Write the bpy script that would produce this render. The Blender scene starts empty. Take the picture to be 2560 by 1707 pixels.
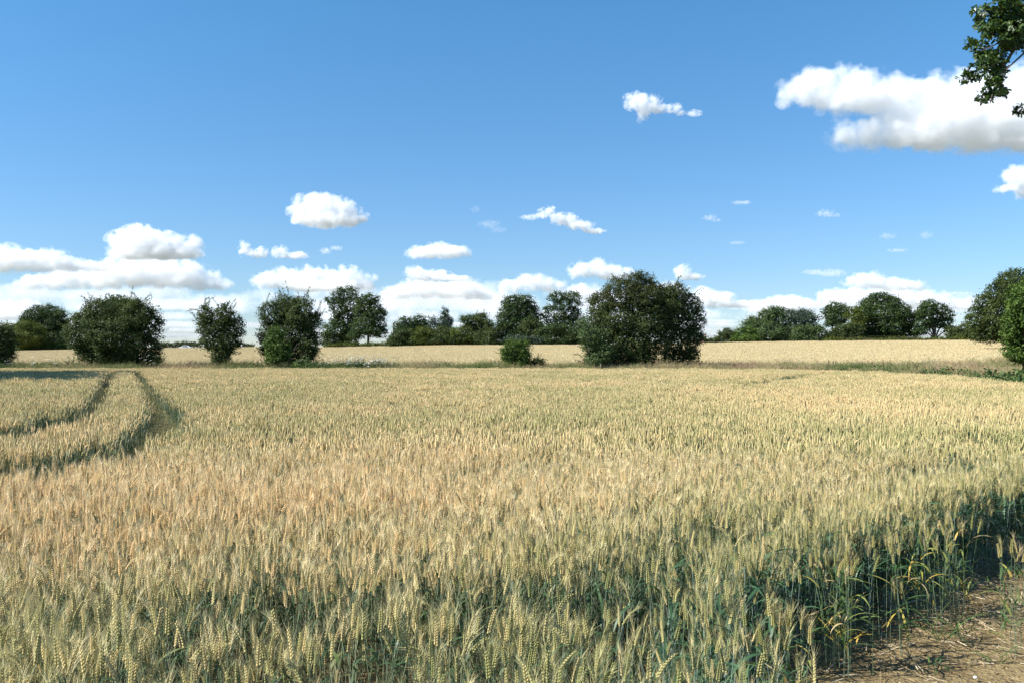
import bpy, math, random
import numpy as np
from mathutils import Vector, noise as mnoise

SKIP = set()
scene = bpy.context.scene
COL = scene.collection
R = math.radians

# ---------------------------------------------------------------- camera
FP, CX, HZ, EYE = 2217.0, 1280.0, 885.0, 1.95      # focal length, centre column, horizon row (photo pixels), eye height (m)
cam_d = bpy.data.cameras.new('camera')
cam = bpy.data.objects.new('camera', cam_d)
COL.objects.link(cam)
cam.location = (0, 0, EYE)
cam.rotation_euler = (R(90) + math.atan((HZ - 853.5) / FP), 0, 0)
cam_d.sensor_width = 36.0
cam_d.lens = 36.0 * FP / 2560.0
cam_d.clip_start = 0.05
cam_d.clip_end = 200000.0
scene.camera = cam

# ---------------------------------------------------------------- light
SUN_EL = R(42)
SUN_TRAVEL = Vector((0.97, 0.24, 0)).normalized()    # the way the light goes over the ground
world = bpy.data.worlds.new('World')
scene.world = world
world.use_nodes = True
wn, wl = world.node_tree.nodes, world.node_tree.links
wn.clear()
sky = wn.new('ShaderNodeTexSky')
sky.sky_type = 'NISHITA'
sky.sun_disc = False
sky.sun_elevation = SUN_EL
sky.sun_rotation = math.atan2(-SUN_TRAVEL.x, -SUN_TRAVEL.y)
sky.altitude = 100
sky.air_density = 1.0
sky.dust_density = 0.0
sky.ozone_density = 3.5
tint = wn.new('ShaderNodeMix')                       # the clean blue of washed summer air
tint.data_type = 'RGBA'; tint.blend_type = 'MULTIPLY'
tint.inputs[0].default_value = 1.0
tc = wn.new('ShaderNodeTexCoord')
sz = wn.new('ShaderNodeSeparateXYZ')
wl.new(tc.outputs['Generated'], sz.inputs[0])
tr = wn.new('ShaderNodeValToRGB')                    # paler near the horizon, deeper blue overhead
tr.color_ramp.elements[0].position = 0.0
tr.color_ramp.elements[0].color = (0.74, 0.80, 0.98, 1)
tr.color_ramp.elements[1].position = 0.36
tr.color_ramp.elements[1].color = (0.60, 1.08, 1.25, 1)
wl.new(sz.outputs[2], tr.inputs[0])
wl.new(tr.outputs[0], tint.inputs[7])
wl.new(sky.outputs[0], tint.inputs[6])
bg = wn.new('ShaderNodeBackground')
bg.inputs['Strength'].default_value = 0.0745
wo = wn.new('ShaderNodeOutputWorld')
wl.new(tint.outputs[2], bg.inputs['Color'])
wl.new(bg.outputs[0], wo.inputs['Surface'])

sun_d = bpy.data.lights.new('sun', 'SUN')
sun_d.energy = 5.0
sun_d.angle = R(0.53)
sun_d.color = (1.0, 0.965, 0.91)
sun = bpy.data.objects.new('sun', sun_d)
COL.objects.link(sun)
sd = Vector((SUN_TRAVEL.x * math.cos(SUN_EL), SUN_TRAVEL.y * math.cos(SUN_EL), -math.sin(SUN_EL)))
sun.rotation_euler = sd.to_track_quat('-Z', 'Y').to_euler()
sun.location = (-40, -10, 60)

scene.view_settings.view_transform = 'Standard'
scene.view_settings.look = 'None'
scene.view_settings.exposure = 0.92
scene.view_settings.gamma = 1.0
scene.view_settings.use_curve_mapping = False
cy = scene.cycles
cy.max_bounces = 24
cy.diffuse_bounces = 4
cy.glossy_bounces = 2
cy.transmission_bounces = 4
cy.volume_bounces = 14
cy.sample_clamp_indirect = 3.0
cy.volume_step_rate = 0.1
cy.volume_max_steps = 512
cy.transparent_max_bounces = 24
cy.use_denoising = True
cy.denoiser = 'OPENIMAGEDENOISE'
cy.denoising_input_passes = 'RGB_ALBEDO_NORMAL'
cy.denoising_prefilter = 'NONE'

# ---------------------------------------------------------------- helpers
def wx(px, D):
    return (px - CX) / FP * D

def wz(row, D):
    return EYE + (HZ - row) / FP * D

def tag(o, label=None, cat=None, group=None, kind=None):
    if label: o['label'] = label
    if cat: o['category'] = cat
    if group: o['group'] = group
    if kind: o['kind'] = kind
    return o

def empty(name, loc):
    o = bpy.data.objects.new(name, None)
    COL.objects.link(o)
    o.empty_display_size = 0.3
    o.location = loc
    return o

class MB:
    """collects faces with material index and per-face values, builds ONE mesh object"""
    def __init__(self):
        self.v, self.f, self.n = [], [], 0
    def add(self, V, F, mat=0, pv=0.5):
        V = np.asarray(V, np.float32).reshape(-1, 3)
        F = np.asarray(F, np.int32)
        self.v.append(V)
        self.f.append((F + self.n, np.broadcast_to(np.asarray(mat, np.int32), (len(F),)), np.broadcast_to(np.asarray(pv, np.float32), (len(F),))))
        self.n += len(V)
    def mesh(self, name, mats, smooth=False):
        me = bpy.data.meshes.new(name)
        V = np.concatenate(self.v) if self.v else np.zeros((0, 3), np.float32)
        tot = np.concatenate([np.full(len(F), F.shape[1], np.int32) for F, m, p in self.f])
        idx = np.concatenate([F.ravel() for F, m, p in self.f])
        mi = np.concatenate([m for F, m, p in self.f])
        pv = np.concatenate([p for F, m, p in self.f])
        me.vertices.add(len(V)); me.vertices.foreach_set('co', V.ravel())
        me.loops.add(len(idx)); me.loops.foreach_set('vertex_index', idx)
        me.polygons.add(len(tot))
        st = np.zeros(len(tot), np.int32); st[1:] = np.cumsum(tot)[:-1]
        me.polygons.foreach_set('loop_start', st)
        me.polygons.foreach_set('material_index', mi.astype(np.int32))
        if smooth: me.polygons.foreach_set('use_smooth', np.ones(len(tot), bool))
        for m in mats: me.materials.append(m)
        a = me.attributes.new('pv', 'FLOAT', 'FACE'); a.data.foreach_set('value', pv.astype(np.float32))
        me.update(calc_edges=True)
        me.validate()
        return me
    def build(self, name, mats, parent=None, smooth=False, link=True, origin=None):
        if not isinstance(mats, (list, tuple)): mats = [mats]
        if origin is not None:
            self.v = [v - np.asarray(origin, np.float32) for v in self.v]
        o = bpy.data.objects.new(name, self.mesh(name, mats, smooth))
        if link: COL.objects.link(o)
        if origin is not None: o.location = origin
        if parent is not None: o.parent = parent
        return o
    def box(self, c, s, mat=0, pv=0.5):
        c = np.asarray(c, float); s = np.asarray(s, float) / 2
        V = np.array([[x, y, z] for z in (-1, 1) for y in (-1, 1) for x in (-1, 1)]) * s + c
        self.add(V, [[0, 2, 3, 1], [4, 5, 7, 6], [0, 1, 5, 4], [2, 6, 7, 3], [0, 4, 6, 2], [1, 3, 7, 5]], mat, pv)
    def tube(self, P, rad, k=6, mat=0, pv=0.5, cap=True):
        P = np.asarray(P, float); n = len(P)
        rad = np.broadcast_to(np.asarray(rad, float), (n,))
        T = np.gradient(P, axis=0); T /= np.linalg.norm(T, axis=1)[:, None] + 1e-9
        ref = np.array([0, 0, 1.0]) if abs(T[0, 2]) < 0.9 else np.array([1.0, 0, 0])
        V = []
        for i in range(n):
            a = np.cross(T[i], ref); a /= np.linalg.norm(a) + 1e-9
            b = np.cross(T[i], a)
            for j in range(k):
                t = 2 * math.pi * j / k
                V.append(P[i] + rad[i] * (math.cos(t) * a + math.sin(t) * b))
        F = [[i * k + j, i * k + (j + 1) % k, (i + 1) * k + (j + 1) % k, (i + 1) * k + j] for i in range(n - 1) for j in range(k)]
        self.add(V, F, mat, pv)
        if cap:
            self.add([V[j] for j in range(k)], [list(range(k))[::-1]], mat, pv)
            self.add([V[(n - 1) * k + j] for j in range(k)], [list(range(k))], mat, pv)

def new_mat(name):
    m = bpy.data.materials.new(name)
    m.use_nodes = True
    nt = m.node_tree
    nt.nodes.clear()
    out = nt.nodes.new('ShaderNodeOutputMaterial')
    return m, nt, out

def plain(name, col, rough=0.7, metal=0.0, bump=0.0, bscale=30.0, var=0.0):
    m, nt, out = new_mat(name)
    b = nt.nodes.new('ShaderNodeBsdfPrincipled')
    b.inputs['Roughness'].default_value = rough
    b.inputs['Metallic'].default_value = metal
    b.inputs['Base Color'].default_value = (*col, 1)
    if var or bump:
        tc = nt.nodes.new('ShaderNodeTexCoord')
        nz = nt.nodes.new('ShaderNodeTexNoise'); nz.inputs['Scale'].default_value = bscale; nz.inputs['Detail'].default_value = 6
        nt.links.new(tc.outputs['Object'], nz.inputs['Vector'])
        if var:
            mx = nt.nodes.new('ShaderNodeMix'); mx.data_type = 'RGBA'
            mx.inputs[6].default_value = (*[c * (1 - var) for c in col], 1)
            mx.inputs[7].default_value = (*[min(1, c * (1 + var)) for c in col], 1)
            nt.links.new(nz.outputs[0], mx.inputs[0])
            nt.links.new(mx.outputs[2], b.inputs['Base Color'])
        if bump:
            bp = nt.nodes.new('ShaderNodeBump'); bp.inputs['Strength'].default_value = bump
            nt.links.new(nz.outputs[0], bp.inputs['Height'])
            nt.links.new(bp.outputs[0], b.inputs['Normal'])
    nt.links.new(b.outputs[0], out.inputs[0])
    return m

def plant_mat(name, stops, tint_w=1.0, pv_w=0.3, rnd_w=0.15, transl=0.25, rough=0.55, gloss=0.25, bias=0.0):
    """colour ramp driven by the instance's own ripeness (tint), each face's value (pv) and a random per instance"""
    m, nt, out = new_mat(name)
    N, L = nt.nodes, nt.links
    def math_(op, a, b):
        n = N.new('ShaderNodeMath'); n.operation = op
        for i, x in enumerate((a, b)):
            if isinstance(x, (int, float)): n.inputs[i].default_value = x
            else: L.new(x, n.inputs[i])
        return n.outputs[0]
    pv = N.new('ShaderNodeAttribute'); pv.attribute_name = 'pv'
    val = math_('MULTIPLY', math_('SUBTRACT', pv.outputs['Fac'], 0.5), pv_w)
    if tint_w:
        ti = N.new('ShaderNodeAttribute'); ti.attribute_type = 'INSTANCER'; ti.attribute_name = 'tint'
        val = math_('ADD', val, math_('MULTIPLY', ti.outputs['Fac'], tint_w))
    if rnd_w:
        oi = N.new('ShaderNodeObjectInfo')
        val = math_('ADD', val, math_('MULTIPLY', math_('SUBTRACT', oi.outputs['Random'], 0.5), rnd_w))
    val = math_('ADD', val, bias)
    cr = N.new('ShaderNodeValToRGB')
    els = cr.color_ramp.elements
    while len(els) < len(stops): els.new(0.5)
    for e, (p, c) in zip(els, stops):
        e.position = p; e.color = (*c, 1)
    L.new(val, cr.inputs[0])
    b = N.new('ShaderNodeBsdfPrincipled')
    b.inputs['Roughness'].default_value = rough
    b.inputs['Specular IOR Level'].default_value = gloss
    L.new(cr.outputs[0], b.inputs['Base Color'])
    if transl > 0:
        t = N.new('ShaderNodeBsdfTranslucent')
        L.new(cr.outputs[0], t.inputs['Color'])
        mx = N.new('ShaderNodeMixShader'); mx.inputs[0].default_value = transl
        L.new(b.outputs[0], mx.inputs[1]); L.new(t.outputs[0], mx.inputs[2])
        L.new(mx.outputs[0], out.inputs[0])
    else:
        L.new(b.outputs[0], out.inputs[0])
    return m
# ---------------------------------------------------------------- clouds: closed meshes filled with white scattering air
def cloud_mat(name, dens, blobs, L, zbase, A, rough, seed):
    """density of the vapour: sum of soft ellipsoids, eaten into by noise"""
    m, nt, out = new_mat(name)
    N, K = nt.nodes, nt.links
    def mth(op, a, b=0.0, c=0.0, clamp=False):
        n = N.new('ShaderNodeMath'); n.operation = op; n.use_clamp = clamp
        for i, x in enumerate((a, b, c)):
            if isinstance(x, (int, float)): n.inputs[i].default_value = x
            else: K.new(x, n.inputs[i])
        return n.outputs[0]
    def vm(op, a, b):
        n = N.new('ShaderNodeVectorMath'); n.operation = op
        for i, x in enumerate((a, b)):
            if isinstance(x, tuple): n.inputs[i].default_value = x
            else: K.new(x, n.inputs[i])
        return n
    P = N.new('ShaderNodeTexCoord').outputs['Object']
    nz = N.new('ShaderNodeTexNoise'); nz.inputs['Scale'].default_value = 1.0 / (L * 0.8); nz.inputs['Detail'].default_value = 5.5; nz.inputs['Roughness'].default_value = .6
    off = vm('ADD', P, (seed * 13.7 * L, seed * 5.1 * L, seed * 3.3 * L))
    K.new(off.outputs[0], nz.inputs['Vector'])
    tot = None
    for c, r in blobs:
        q = vm('SUBTRACT', P, tuple(c)); q = vm('DIVIDE', q.outputs[0], tuple(r))
        dd = vm('DOT_PRODUCT', q.outputs[0], q.outputs[0]).outputs['Value']
        f = mth('SUBTRACT', 1.0, dd, clamp=True)
        tot = f if tot is None else mth('ADD', tot, f)
    tot = mth('MINIMUM', tot, 1.0)
    val = mth('ADD', tot, mth('MULTIPLY', mth('SUBTRACT', nz.outputs[0], 0.5), A))
    val = mth('MULTIPLY', mth("SUBTRACT", val, .38), 1.0 / .95, clamp=True)
    sep = N.new('ShaderNodeSeparateXYZ'); K.new(P, sep.inputs[0])
    val = mth('MULTIPLY', val, mth('DIVIDE', mth('SUBTRACT', sep.outputs[2], zbase), .22 * L, clamp=True))
    val = mth('MULTIPLY', val, mth('MINIMUM', mth('MULTIPLY', tot, 8.0), 1.0))
    v = N.new('ShaderNodeVolumeScatter')
    v.inputs['Color'].default_value = (0.952, 0.97, 0.99, 1)
    v.inputs['Anisotropy'].default_value = 0.0
    K.new(mth('MULTIPLY', val, dens), v.inputs['Density'])
    K.new(v.outputs[0], out.inputs['Volume'])
    return m

ICO_V, ICO_F = None, None
def ico():
    global ICO_V, ICO_F
    if ICO_V is None:
        import bmesh
        bm = bmesh.new(); bmesh.ops.create_icosphere(bm, subdivisions=3, radius=1.0)
        ICO_V = np.array([v.co[:] for v in bm.verts]); ICO_F = np.array([[v.index for v in f.verts] for f in bm.faces]); bm.free()
    return ICO_V, ICO_F

def cloud(label, blobs, k=4.0, base=None, name='cloud', kind=None, group=None, seed=None, rough=1.0, depth=0.8, A=3.8, **kw):
    import bmesh
    b = base or max(r + ry for (p, r, rx, ry) in blobs)
    D = min(26000.0, 1150.0 / max((HZ - b) / FP, 0.02))
    s = D / FP
    seed = seed if seed is not None else int(blobs[0][0] * 7 + blobs[0][1]) % 97
    rng = np.random.default_rng(seed)
    L = float(np.mean([math.sqrt(rx * ry) for (p, r, rx, ry) in blobs])) * s
    cx = np.mean([q[0] for q in blobs]); cr = np.mean([q[1] for q in blobs])
    bl = []
    V0, F0 = ico()
    mb = MB()
    for (p, r, rx, ry) in blobs:
        c = np.array([(p - cx) * s, rng.uniform(-.25, .25) * rx * depth * s, (cr - r) * s]); rr = np.array([rx, rx * depth, ry * 1.06]) * s * 1.32
        bl.append((c, rr)); mb.add(V0 * rr * 1.01 + c, F0)
    me = mb.mesh('cloud_tmp', [])
    tmp = bpy.data.objects.new('cloud_tmp', me); COL.objects.link(tmp)
    rm = tmp.modifiers.new('r', 'REMESH'); rm.mode = 'VOXEL'; rm.voxel_size = L / 5
    me2 = bpy.data.meshes.new_from_object(tmp.evaluated_get(bpy.context.evaluated_depsgraph_get()))
    bpy.data.objects.remove(tmp); bpy.data.meshes.remove(me)
    zb = (cr - b) * s - .1 * L
    n = len(me2.vertices)
    co = np.empty(n * 3, np.float32); me2.vertices.foreach_get('co', co); co = co.reshape(-1, 3)
    co[:, 2] = np.maximum(co[:, 2], zb + (co[:, 2] - zb) * .05)
    me2.vertices.foreach_set('co', co.ravel()); me2.update()
    me2.name = name
    me2.materials.clear(); me2.materials.append(cloud_mat('cloud_vapour', .74 * k / L, [(tuple(map(float, c)), tuple(map(float, r))) for c, r in bl], L, zb, A * rough, rough, seed))
    o = bpy.data.objects.new(name, me2)
    COL.objects.link(o)
    o.location = ((cx - CX) * s, D, EYE + (HZ - cr) * s)
    if kind: tag(o, label, 'clouds', kind=kind)
    else: tag(o, label, 'cloud', group=group or 'fair weather clouds in the blue sky')
    return o

if 'clouds' not in SKIP:
    cloud('largest white cloud, a long bank high at the right behind the hanging oak branch',
          [(1985,235,45,35),(2040,212,58,42),(2110,207,65,42),(2190,228,75,42),(2280,245,80,45),(2380,242,80,58),(2480,250,90,70),(2570,252,90,82),
           (2120,258,90,24),(2115,335,50,38),(2200,335,75,36),(2300,335,90,42),(2420,325,100,52),(2540,320,110,60),(2650,300,100,90),(2250,292,80,26),(2340,292,100,36),(2460,295,100,46)], k=3.6, base=383)
    cloud('small lone cloud with a ragged right tail, high left of the largest cloud',
          [(1590,252,30,20),(1622,258,34,22),(1606,276,18,24),(1655,272,30,9),(1690,272,18,14),(1730,282,26,6)], k=1.9, base=330, rough=1.5)
    cloud('white cloud cut by the right edge of the picture below the largest cloud',
          [(2540,438,28,26),(2512,472,26,11),(2580,455,45,42)], k=3, base=495)
    cloud('compact white cloud with humped top standing alone in the blue left of centre',
          [(762,525,40,34),(800,512,40,28),(845,522,40,27),(885,542,35,20),(820,550,80,17)], k=4, base=569)
    cloud('bright tall cloud with two humps above the broad dark bush at left',
          [(305,608,40,30),(352,597,50,32),(402,610,50,27),(475,616,34,28),(430,632,60,16),(340,636,65,14)], k=4.4, base=650)
    cloud('long cloud reaching in from the left edge, ending under the two humped cloud',
          [(-40,650,55,32),(15,648,50,32),(72,652,50,27),(130,652,45,28),(190,662,45,19),(242,668,32,14)], k=3.8, base=686)
    cloud('long piled cloud directly above the dark bush with the oak behind it',
          [(80,707,45,18),(150,698,50,26),(240,694,60,32),(300,678,55,38),(360,682,60,38),(440,682,60,38),(500,698,45,28),(552,712,35,14)], k=4.2, base=727)
    cloud('low rounded cloud at the left edge above the far dark tree',
          [(-20,778,40,22),(20,775,35,24),(65,772,33,24),(40,787,55,12)], k=3.6, base=800)
    cloud('small upright puff of cloud right of the two humped cloud',
          [(609,622,14,19),(640,634,24,11),(655,630,14,12)], k=2.6, base=646, rough=1.4)
    cloud('small flat bottomed puff above the narrow bush',
          [(700,632,20,17),(740,639,30,9)], k=3, base=648)
    cloud('faint thin scrap of cloud above and right of the narrow bush',
          [(812,628,14,8),(840,620,16,5)], k=1.0, base=636)
    cloud('wide heaped cloud above the rounded bush and the pair of oaks',
          [(660,702,35,20),(700,697,40,27),(758,700,42,33),(800,692,30,25),(860,692,40,26),(918,700,26,19),(830,717,100,13)], k=3.8, base=730)
    cloud('long oval cloud in the middle of the sky right of the pair of oaks',
          [(1050,632,38,15),(1100,626,45,18),(1142,631,32,15)], k=3.4, base=647)
    cloud('flat cloud capping the heaped cloud over the shrub belt',
          [(1035,682,26,16),(1080,690,45,15),(1140,697,38,9)], k=3, base=706)
    cloud('heaped white cloud over the shrub belt and the telegraph pole',
          [(990,735,40,18),(1040,722,40,24),(1100,727,50,20),(1160,725,45,22),(1205,738,28,14)], k=3.8, base=750)
    cloud('slanting torn cloud high above the small green bush',
          [(1370,532,24,14),(1408,547,34,14),(1450,563,34,12),(1487,577,26,7)], k=2.6, base=586, rough=1.3)
    cloud('thin haze of cloud trailing left of the slanting torn cloud', [(1325,543,26,6),(1345,538,16,5)], k=.8, base=560)
    cloud('broad soft cloud above the oak left of the largest bush',
          [(1270,717,30,18),(1330,707,45,20),(1387,717,32,19)], k=3, base=737)
    cloud('white cloud rising behind the top left of the largest bush',
          [(1450,677,30,20),(1497,672,33,22),(1545,687,42,18)], k=3.8, base=706)
    cloud('bright low cloud between the gapped oak and the largest bush', [(1450,728,28,17),(1490,740,40,14),(1560,745,50,14)], k=3.6, base=755)
    cloud('small rounded cloud above the right shoulder of the largest bush',
          [(1705,682,22,21),(1735,692,25,9)], k=3, base=701)
    cloud('heaped cloud just right of the largest bush',
          [(1670,725,40,20),(1752,742,36,27),(1800,752,42,20),(1850,762,30,10)], k=3.8, base=772)
    cloud('long bright cloud behind the right hand tree clump',
          [(2100,750,55,24),(2170,745,60,28),(2250,748,60,25),(2330,752,40,24),(2400,765,40,16)], k=4, base=776)
    cloud('greyish cloud lying on top of the long bright cloud at right',
          [(2140,705,32,18),(2180,700,35,20),(2235,712,50,16),(2290,716,30,14)], k=2.8, base=730)
    cloud('low cloud above the willow clump at right',
          [(1905,768,45,16),(1965,762,50,22),(2020,766,40,18)], k=3, base=784)
    for lb, bl, kk in (
        ('wispy grey scrap of cloud left of the long bright cloud at right', [(2035,680,26,6),(2080,683,34,9)], .9),
        ('tiny pale wisp highest below the largest cloud', [(1852,507,22,4),(1868,505,10,4)], .7),
        ('tiny slanting wisp left of centre below the small lone cloud', [(1775,544,16,6),(1793,550,12,4)], .8),
        ('pale wisp below the lower left end of the largest cloud', [(2062,533,20,8),(2085,538,18,5)], .8),
        ('faint wisp above the right shoulder of the largest bush, in clear blue', [(1842,607,18,4)], .6),
        ('left one of two faint grey puffs above the long bright cloud at right', [(2222,590,18,8)], .6),
        ('right one of two faint grey puffs above the long bright cloud at right', [(2318,588,16,9)], .6),
        ('thin flat streak under the two faint grey puffs', [(2245,626,24,4)], .6),
        ('faint vapour patch in the blue above the long oval cloud', [(1220,560,26,9),(1245,575,20,7),(1188,522,14,8)], .45),
        ('thin grey streak of cloud beside the tall dark tree at the right', [(2400,736,34,6),(2425,741,18,4)], .8)):
        cloud(lb, bl, k=kk * .5, puff=.5, rough=1.6, fine=40)
    # the packed bank along the horizon: rows of flat low clouds, each row one mass
    rg = random.Random(5)
    for row, n, x0, x1, hh in ((762, 13, -200, 1750, 24), (784, 16, -250, 2750, 19), (803, 17, -250, 2750, 13), (820, 14, -250, 2750, 8), (833, 14, -250, 2750, 5), (844, 14, -250, 2750, 4)):
        bank = []
        for i in range(n):
            p = x0 + (x1 - x0) * (i + rg.uniform(.1, .9)) / n
            w = (x1 - x0) / n * rg.uniform(.32, .66)
            bank.append((p, row - hh + rg.uniform(-3, 3), w, hh * rg.uniform(.6, 1.5)))
        cloud('flat far clouds packed in a band along the horizon', bank, k=1.1, base=row, name='cloud_bank', kind='stuff', depth=1.0, A=3.0)
# ---------------------------------------------------------------- the lie of the land
CANOPY = 0.75
E_PX = [-800, 0, 170, 420, 560, 660, 850, 1000, 1150, 1450, 1780, 1900, 2100, 2400, 2560, 3400]
E_ROW = [878, 876, 873, 869, 867, 866, 866, 863, 861, 860, 855, 852, 850, 848, 847, 845]
F_PX = [-800, 420, 640, 850, 1150, 1450, 3400]
F_D = [300, 300, 280, 245, 225, 220, 215]

def far_edge(px):
    return np.interp(px, F_PX, F_D)

def terrain(x, y):
    x = np.asarray(x, float); y = np.asarray(y, float)
    u = np.clip(x / np.maximum(y, 1.0), -.8, .8)
    px = CX + FP * u
    Df = far_edge(px)
    ze = EYE + (HZ - np.interp(px, E_PX, E_ROW)) / FP * Df - CANOPY
    t = np.clip((y - 80) / (Df - 80), 0, 1)
    z = ze * (.25 * t * t + .75 * t)
    z = z - np.clip((y - Df - 22) * .032, 0, 26)
    return z

def tz(x, y):
    return float(terrain(x, y))

def soil_mat():
    m, nt, out = new_mat('dry_soil')
    N, L = nt.nodes, nt.links
    tc = N.new('ShaderNodeTexCoord')
    n1 = N.new('ShaderNodeTexNoise'); n1.inputs['Scale'].default_value = 3.0; n1.inputs['Detail'].default_value = 8; n1.inputs['Roughness'].default_value = .65
    n2 = N.new('ShaderNodeTexNoise'); n2.inputs['Scale'].default_value = 38.0; n2.inputs['Detail'].default_value = 6
    L.new(tc.outputs['Object'], n1.inputs['Vector']); L.new(tc.outputs['Object'], n2.inputs['Vector'])
    cr = N.new('ShaderNodeValToRGB'); e = cr.color_ramp.elements
    e[0].position = .33; e[0].color = (.115, .078, .038, 1); e[1].position = .68; e[1].color = (.40, .305, .15, 1)
    mx = N.new('ShaderNodeMath'); mx.operation = 'ADD'
    h = N.new('ShaderNodeMath'); h.operation = 'MULTIPLY'; h.inputs[1].default_value = .5
    h2 = N.new('ShaderNodeMath'); h2.operation = 'MULTIPLY'; h2.inputs[1].default_value = .5
    L.new(n1.outputs[0], h.inputs[0]); L.new(n2.outputs[0], h2.inputs[0]); L.new(h.outputs[0], mx.inputs[0]); L.new(h2.outputs[0], mx.inputs[1])
    L.new(mx.outputs[0], cr.inputs[0])
    b = N.new('ShaderNodeBsdfPrincipled'); b.inputs['Roughness'].default_value = .95; b.inputs['Specular IOR Level'].default_value = .1
    L.new(cr.outputs[0], b.inputs['Base Color'])
    bp = N.new('ShaderNodeBump'); bp.inputs['Strength'].default_value = 1.0; bp.inputs['Distance'].default_value = .09
    L.new(mx.outputs[0], bp.inputs['Height']); L.new(bp.outputs[0], b.inputs['Normal'])
    L.new(b.outputs[0], out.inputs[0])
    return m

M_soil = soil_mat()
M_field = plain('field_floor', (.36, .27, .13), .95, var=.3, bscale=.4)
M_pasture = plain('pasture', (.15, .145, .095), .95, var=.35, bscale=.05)
ys = np.concatenate([[-60000, -8000, -900, -120, -30, -10, 0], np.arange(2, 14, .25), np.arange(14, 60, 2), np.arange(60, 120, 3), np.arange(120, 340, 6), [360, 420, 520, 700, 1000, 1500, 2500, 6000, 20000, 60000]]).astype(float)
aa = np.concatenate([[-1, -.6, -.3], np.linspace(-.18, .18, 221), [.3, .6, 1]])
wid = 40 + 4.4 * np.abs(ys)
X = aa[None, :] * wid[:, None]; Y = np.repeat(ys[:, None], len(aa), 1)
Z = terrain(X, Y)
lump = np.zeros_like(Z)
for i in range(len(ys)):
    if 1 < ys[i] < 14:
        for j in range(len(aa)):
            if abs(X[i, j]) < 12: lump[i, j] = .03 * mnoise.fractal(Vector((X[i, j] * 1.7, ys[i] * 1.7, 0)), 1, 2, 3)
Z = Z + lump
nj = len(aa)
gi = np.arange(len(ys) - 1)[:, None] * nj + np.arange(nj - 1)[None, :]
GF = np.stack([gi, gi + 1, gi + nj + 1, gi + nj], -1).reshape(-1, 4)
yc = np.repeat(((ys[:-1] + ys[1:]) / 2)[:, None], nj - 1, 1).ravel()
xc = ((X[:-1, :-1] + X[1:, 1:]) / 2).ravel()
gm = np.where(yc < 77, 0, np.where(yc < far_edge(CX + FP * np.clip(xc / np.maximum(yc, 1), -.8, .8)) + 6, 1, 2))
gm = np.where(yc < -20, 2, gm)
mb = MB()
mb.add(np.stack([X, Y, Z], -1).reshape(-1, 3), GF, gm)
ground = mb.build('ground', [M_soil, M_field, M_pasture], smooth=True)
tag(ground, 'gently rising farmland: bare brown soil under the crops, green beyond', kind='structure')

# ---------------------------------------------------------------- scattering of uncountable plants
def scatter(name, sources, P, rot, scl, idx, tint, label):
    """ONE stuff object: a point mesh that sets out copies of the source plants"""
    col = bpy.data.collections.new(name + '_kinds')
    for s in sources: col.objects.link(s)
    n = len(P)
    me = bpy.data.meshes.new(name)
    me.vertices.add(n)
    me.vertices.foreach_set('co', np.asarray(P, np.float32).ravel())
    for nm, ty, arr in (('rot', 'FLOAT_VECTOR', rot), ('scl', 'FLOAT', scl), ('idx', 'INT', idx), ('tint', 'FLOAT', tint)):
        a = me.attributes.new(nm, ty, 'POINT')
        if ty == 'FLOAT_VECTOR': a.data.foreach_set('vector', np.asarray(arr, np.float32).ravel())
        else: a.data.foreach_set('value', np.asarray(arr, np.int32 if ty == 'INT' else np.float32))
    o = bpy.data.objects.new(name, me)
    COL.objects.link(o)
    ng = bpy.data.node_groups.new(name + '_scatter', 'GeometryNodeTree')
    ng.interface.new_socket('Geometry', in_out='INPUT', socket_type='NodeSocketGeometry')
    ng.interface.new_socket('Geometry', in_out='OUTPUT', socket_type='NodeSocketGeometry')
    N, L = ng.nodes, ng.links
    gi, go = N.new('NodeGroupInput'), N.new('NodeGroupOutput')
    ip = N.new('GeometryNodeInstanceOnPoints')
    ci = N.new('GeometryNodeCollectionInfo'); ci.inputs['Collection'].default_value = col
    ci.inputs['Separate Children'].default_value = True; ci.inputs['Reset Children'].default_value = True
    def na(nm, ty):
        q = N.new('GeometryNodeInputNamedAttribute'); q.data_type = ty; q.inputs['Name'].default_value = nm
        return q.outputs['Attribute']
    L.new(gi.outputs[0], ip.inputs['Points']); L.new(ci.outputs[0], ip.inputs['Instance'])
    ip.inputs['Pick Instance'].default_value = True
    L.new(na('idx', 'INT'), ip.inputs['Instance Index'])
    L.new(na('rot', 'FLOAT_VECTOR'), ip.inputs['Rotation'])
    L.new(na('scl', 'FLOAT'), ip.inputs['Scale'])
    L.new(ip.outputs[0], go.inputs[0])
    md = o.modifiers.new('scatter', 'NODES'); md.node_group = ng
    tag(o, label, kind='stuff')
    return o

# ---------------------------------------------------------------- wheat
M_ear = plant_mat('wheat_ear', [(0.0, (.255, .265, .095)), (.35, (.45, .40, .165)), (.65, (.66, .52, .25)), (1.0, (.80, .56, .28))], 1.0, .40, .45, .08, .6, .2)
M_awn = plant_mat('wheat_awn', [(0.0, (.46, .43, .20)), (.4, (.66, .57, .29)), (.7, (.80, .66, .38)), (1.0, (.87, .67, .38))], 1.0, .2, .2, .2, .5, .25)
M_stem = plant_mat('wheat_stem', [(0.0, (.17, .23, .14)), (.5, (.27, .30, .18)), (1.0, (.42, .36, .18))], .8, .6, .2, .0, .45, .4)
M_leaf = plant_mat('wheat_leaf', [(0.0, (.030, .068, .024)), (.45, (.062, .115, .042)), (.62, (.16, .19, .06)), (.8, (.46, .31, .07)), (1.0, (.50, .39, .22))], .35, .75, .25, .18, .5, .35)
WM = [M_ear, M_awn, M_stem, M_leaf]

def nrm(v):
    return v / (np.linalg.norm(v) + 1e-9)

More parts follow.
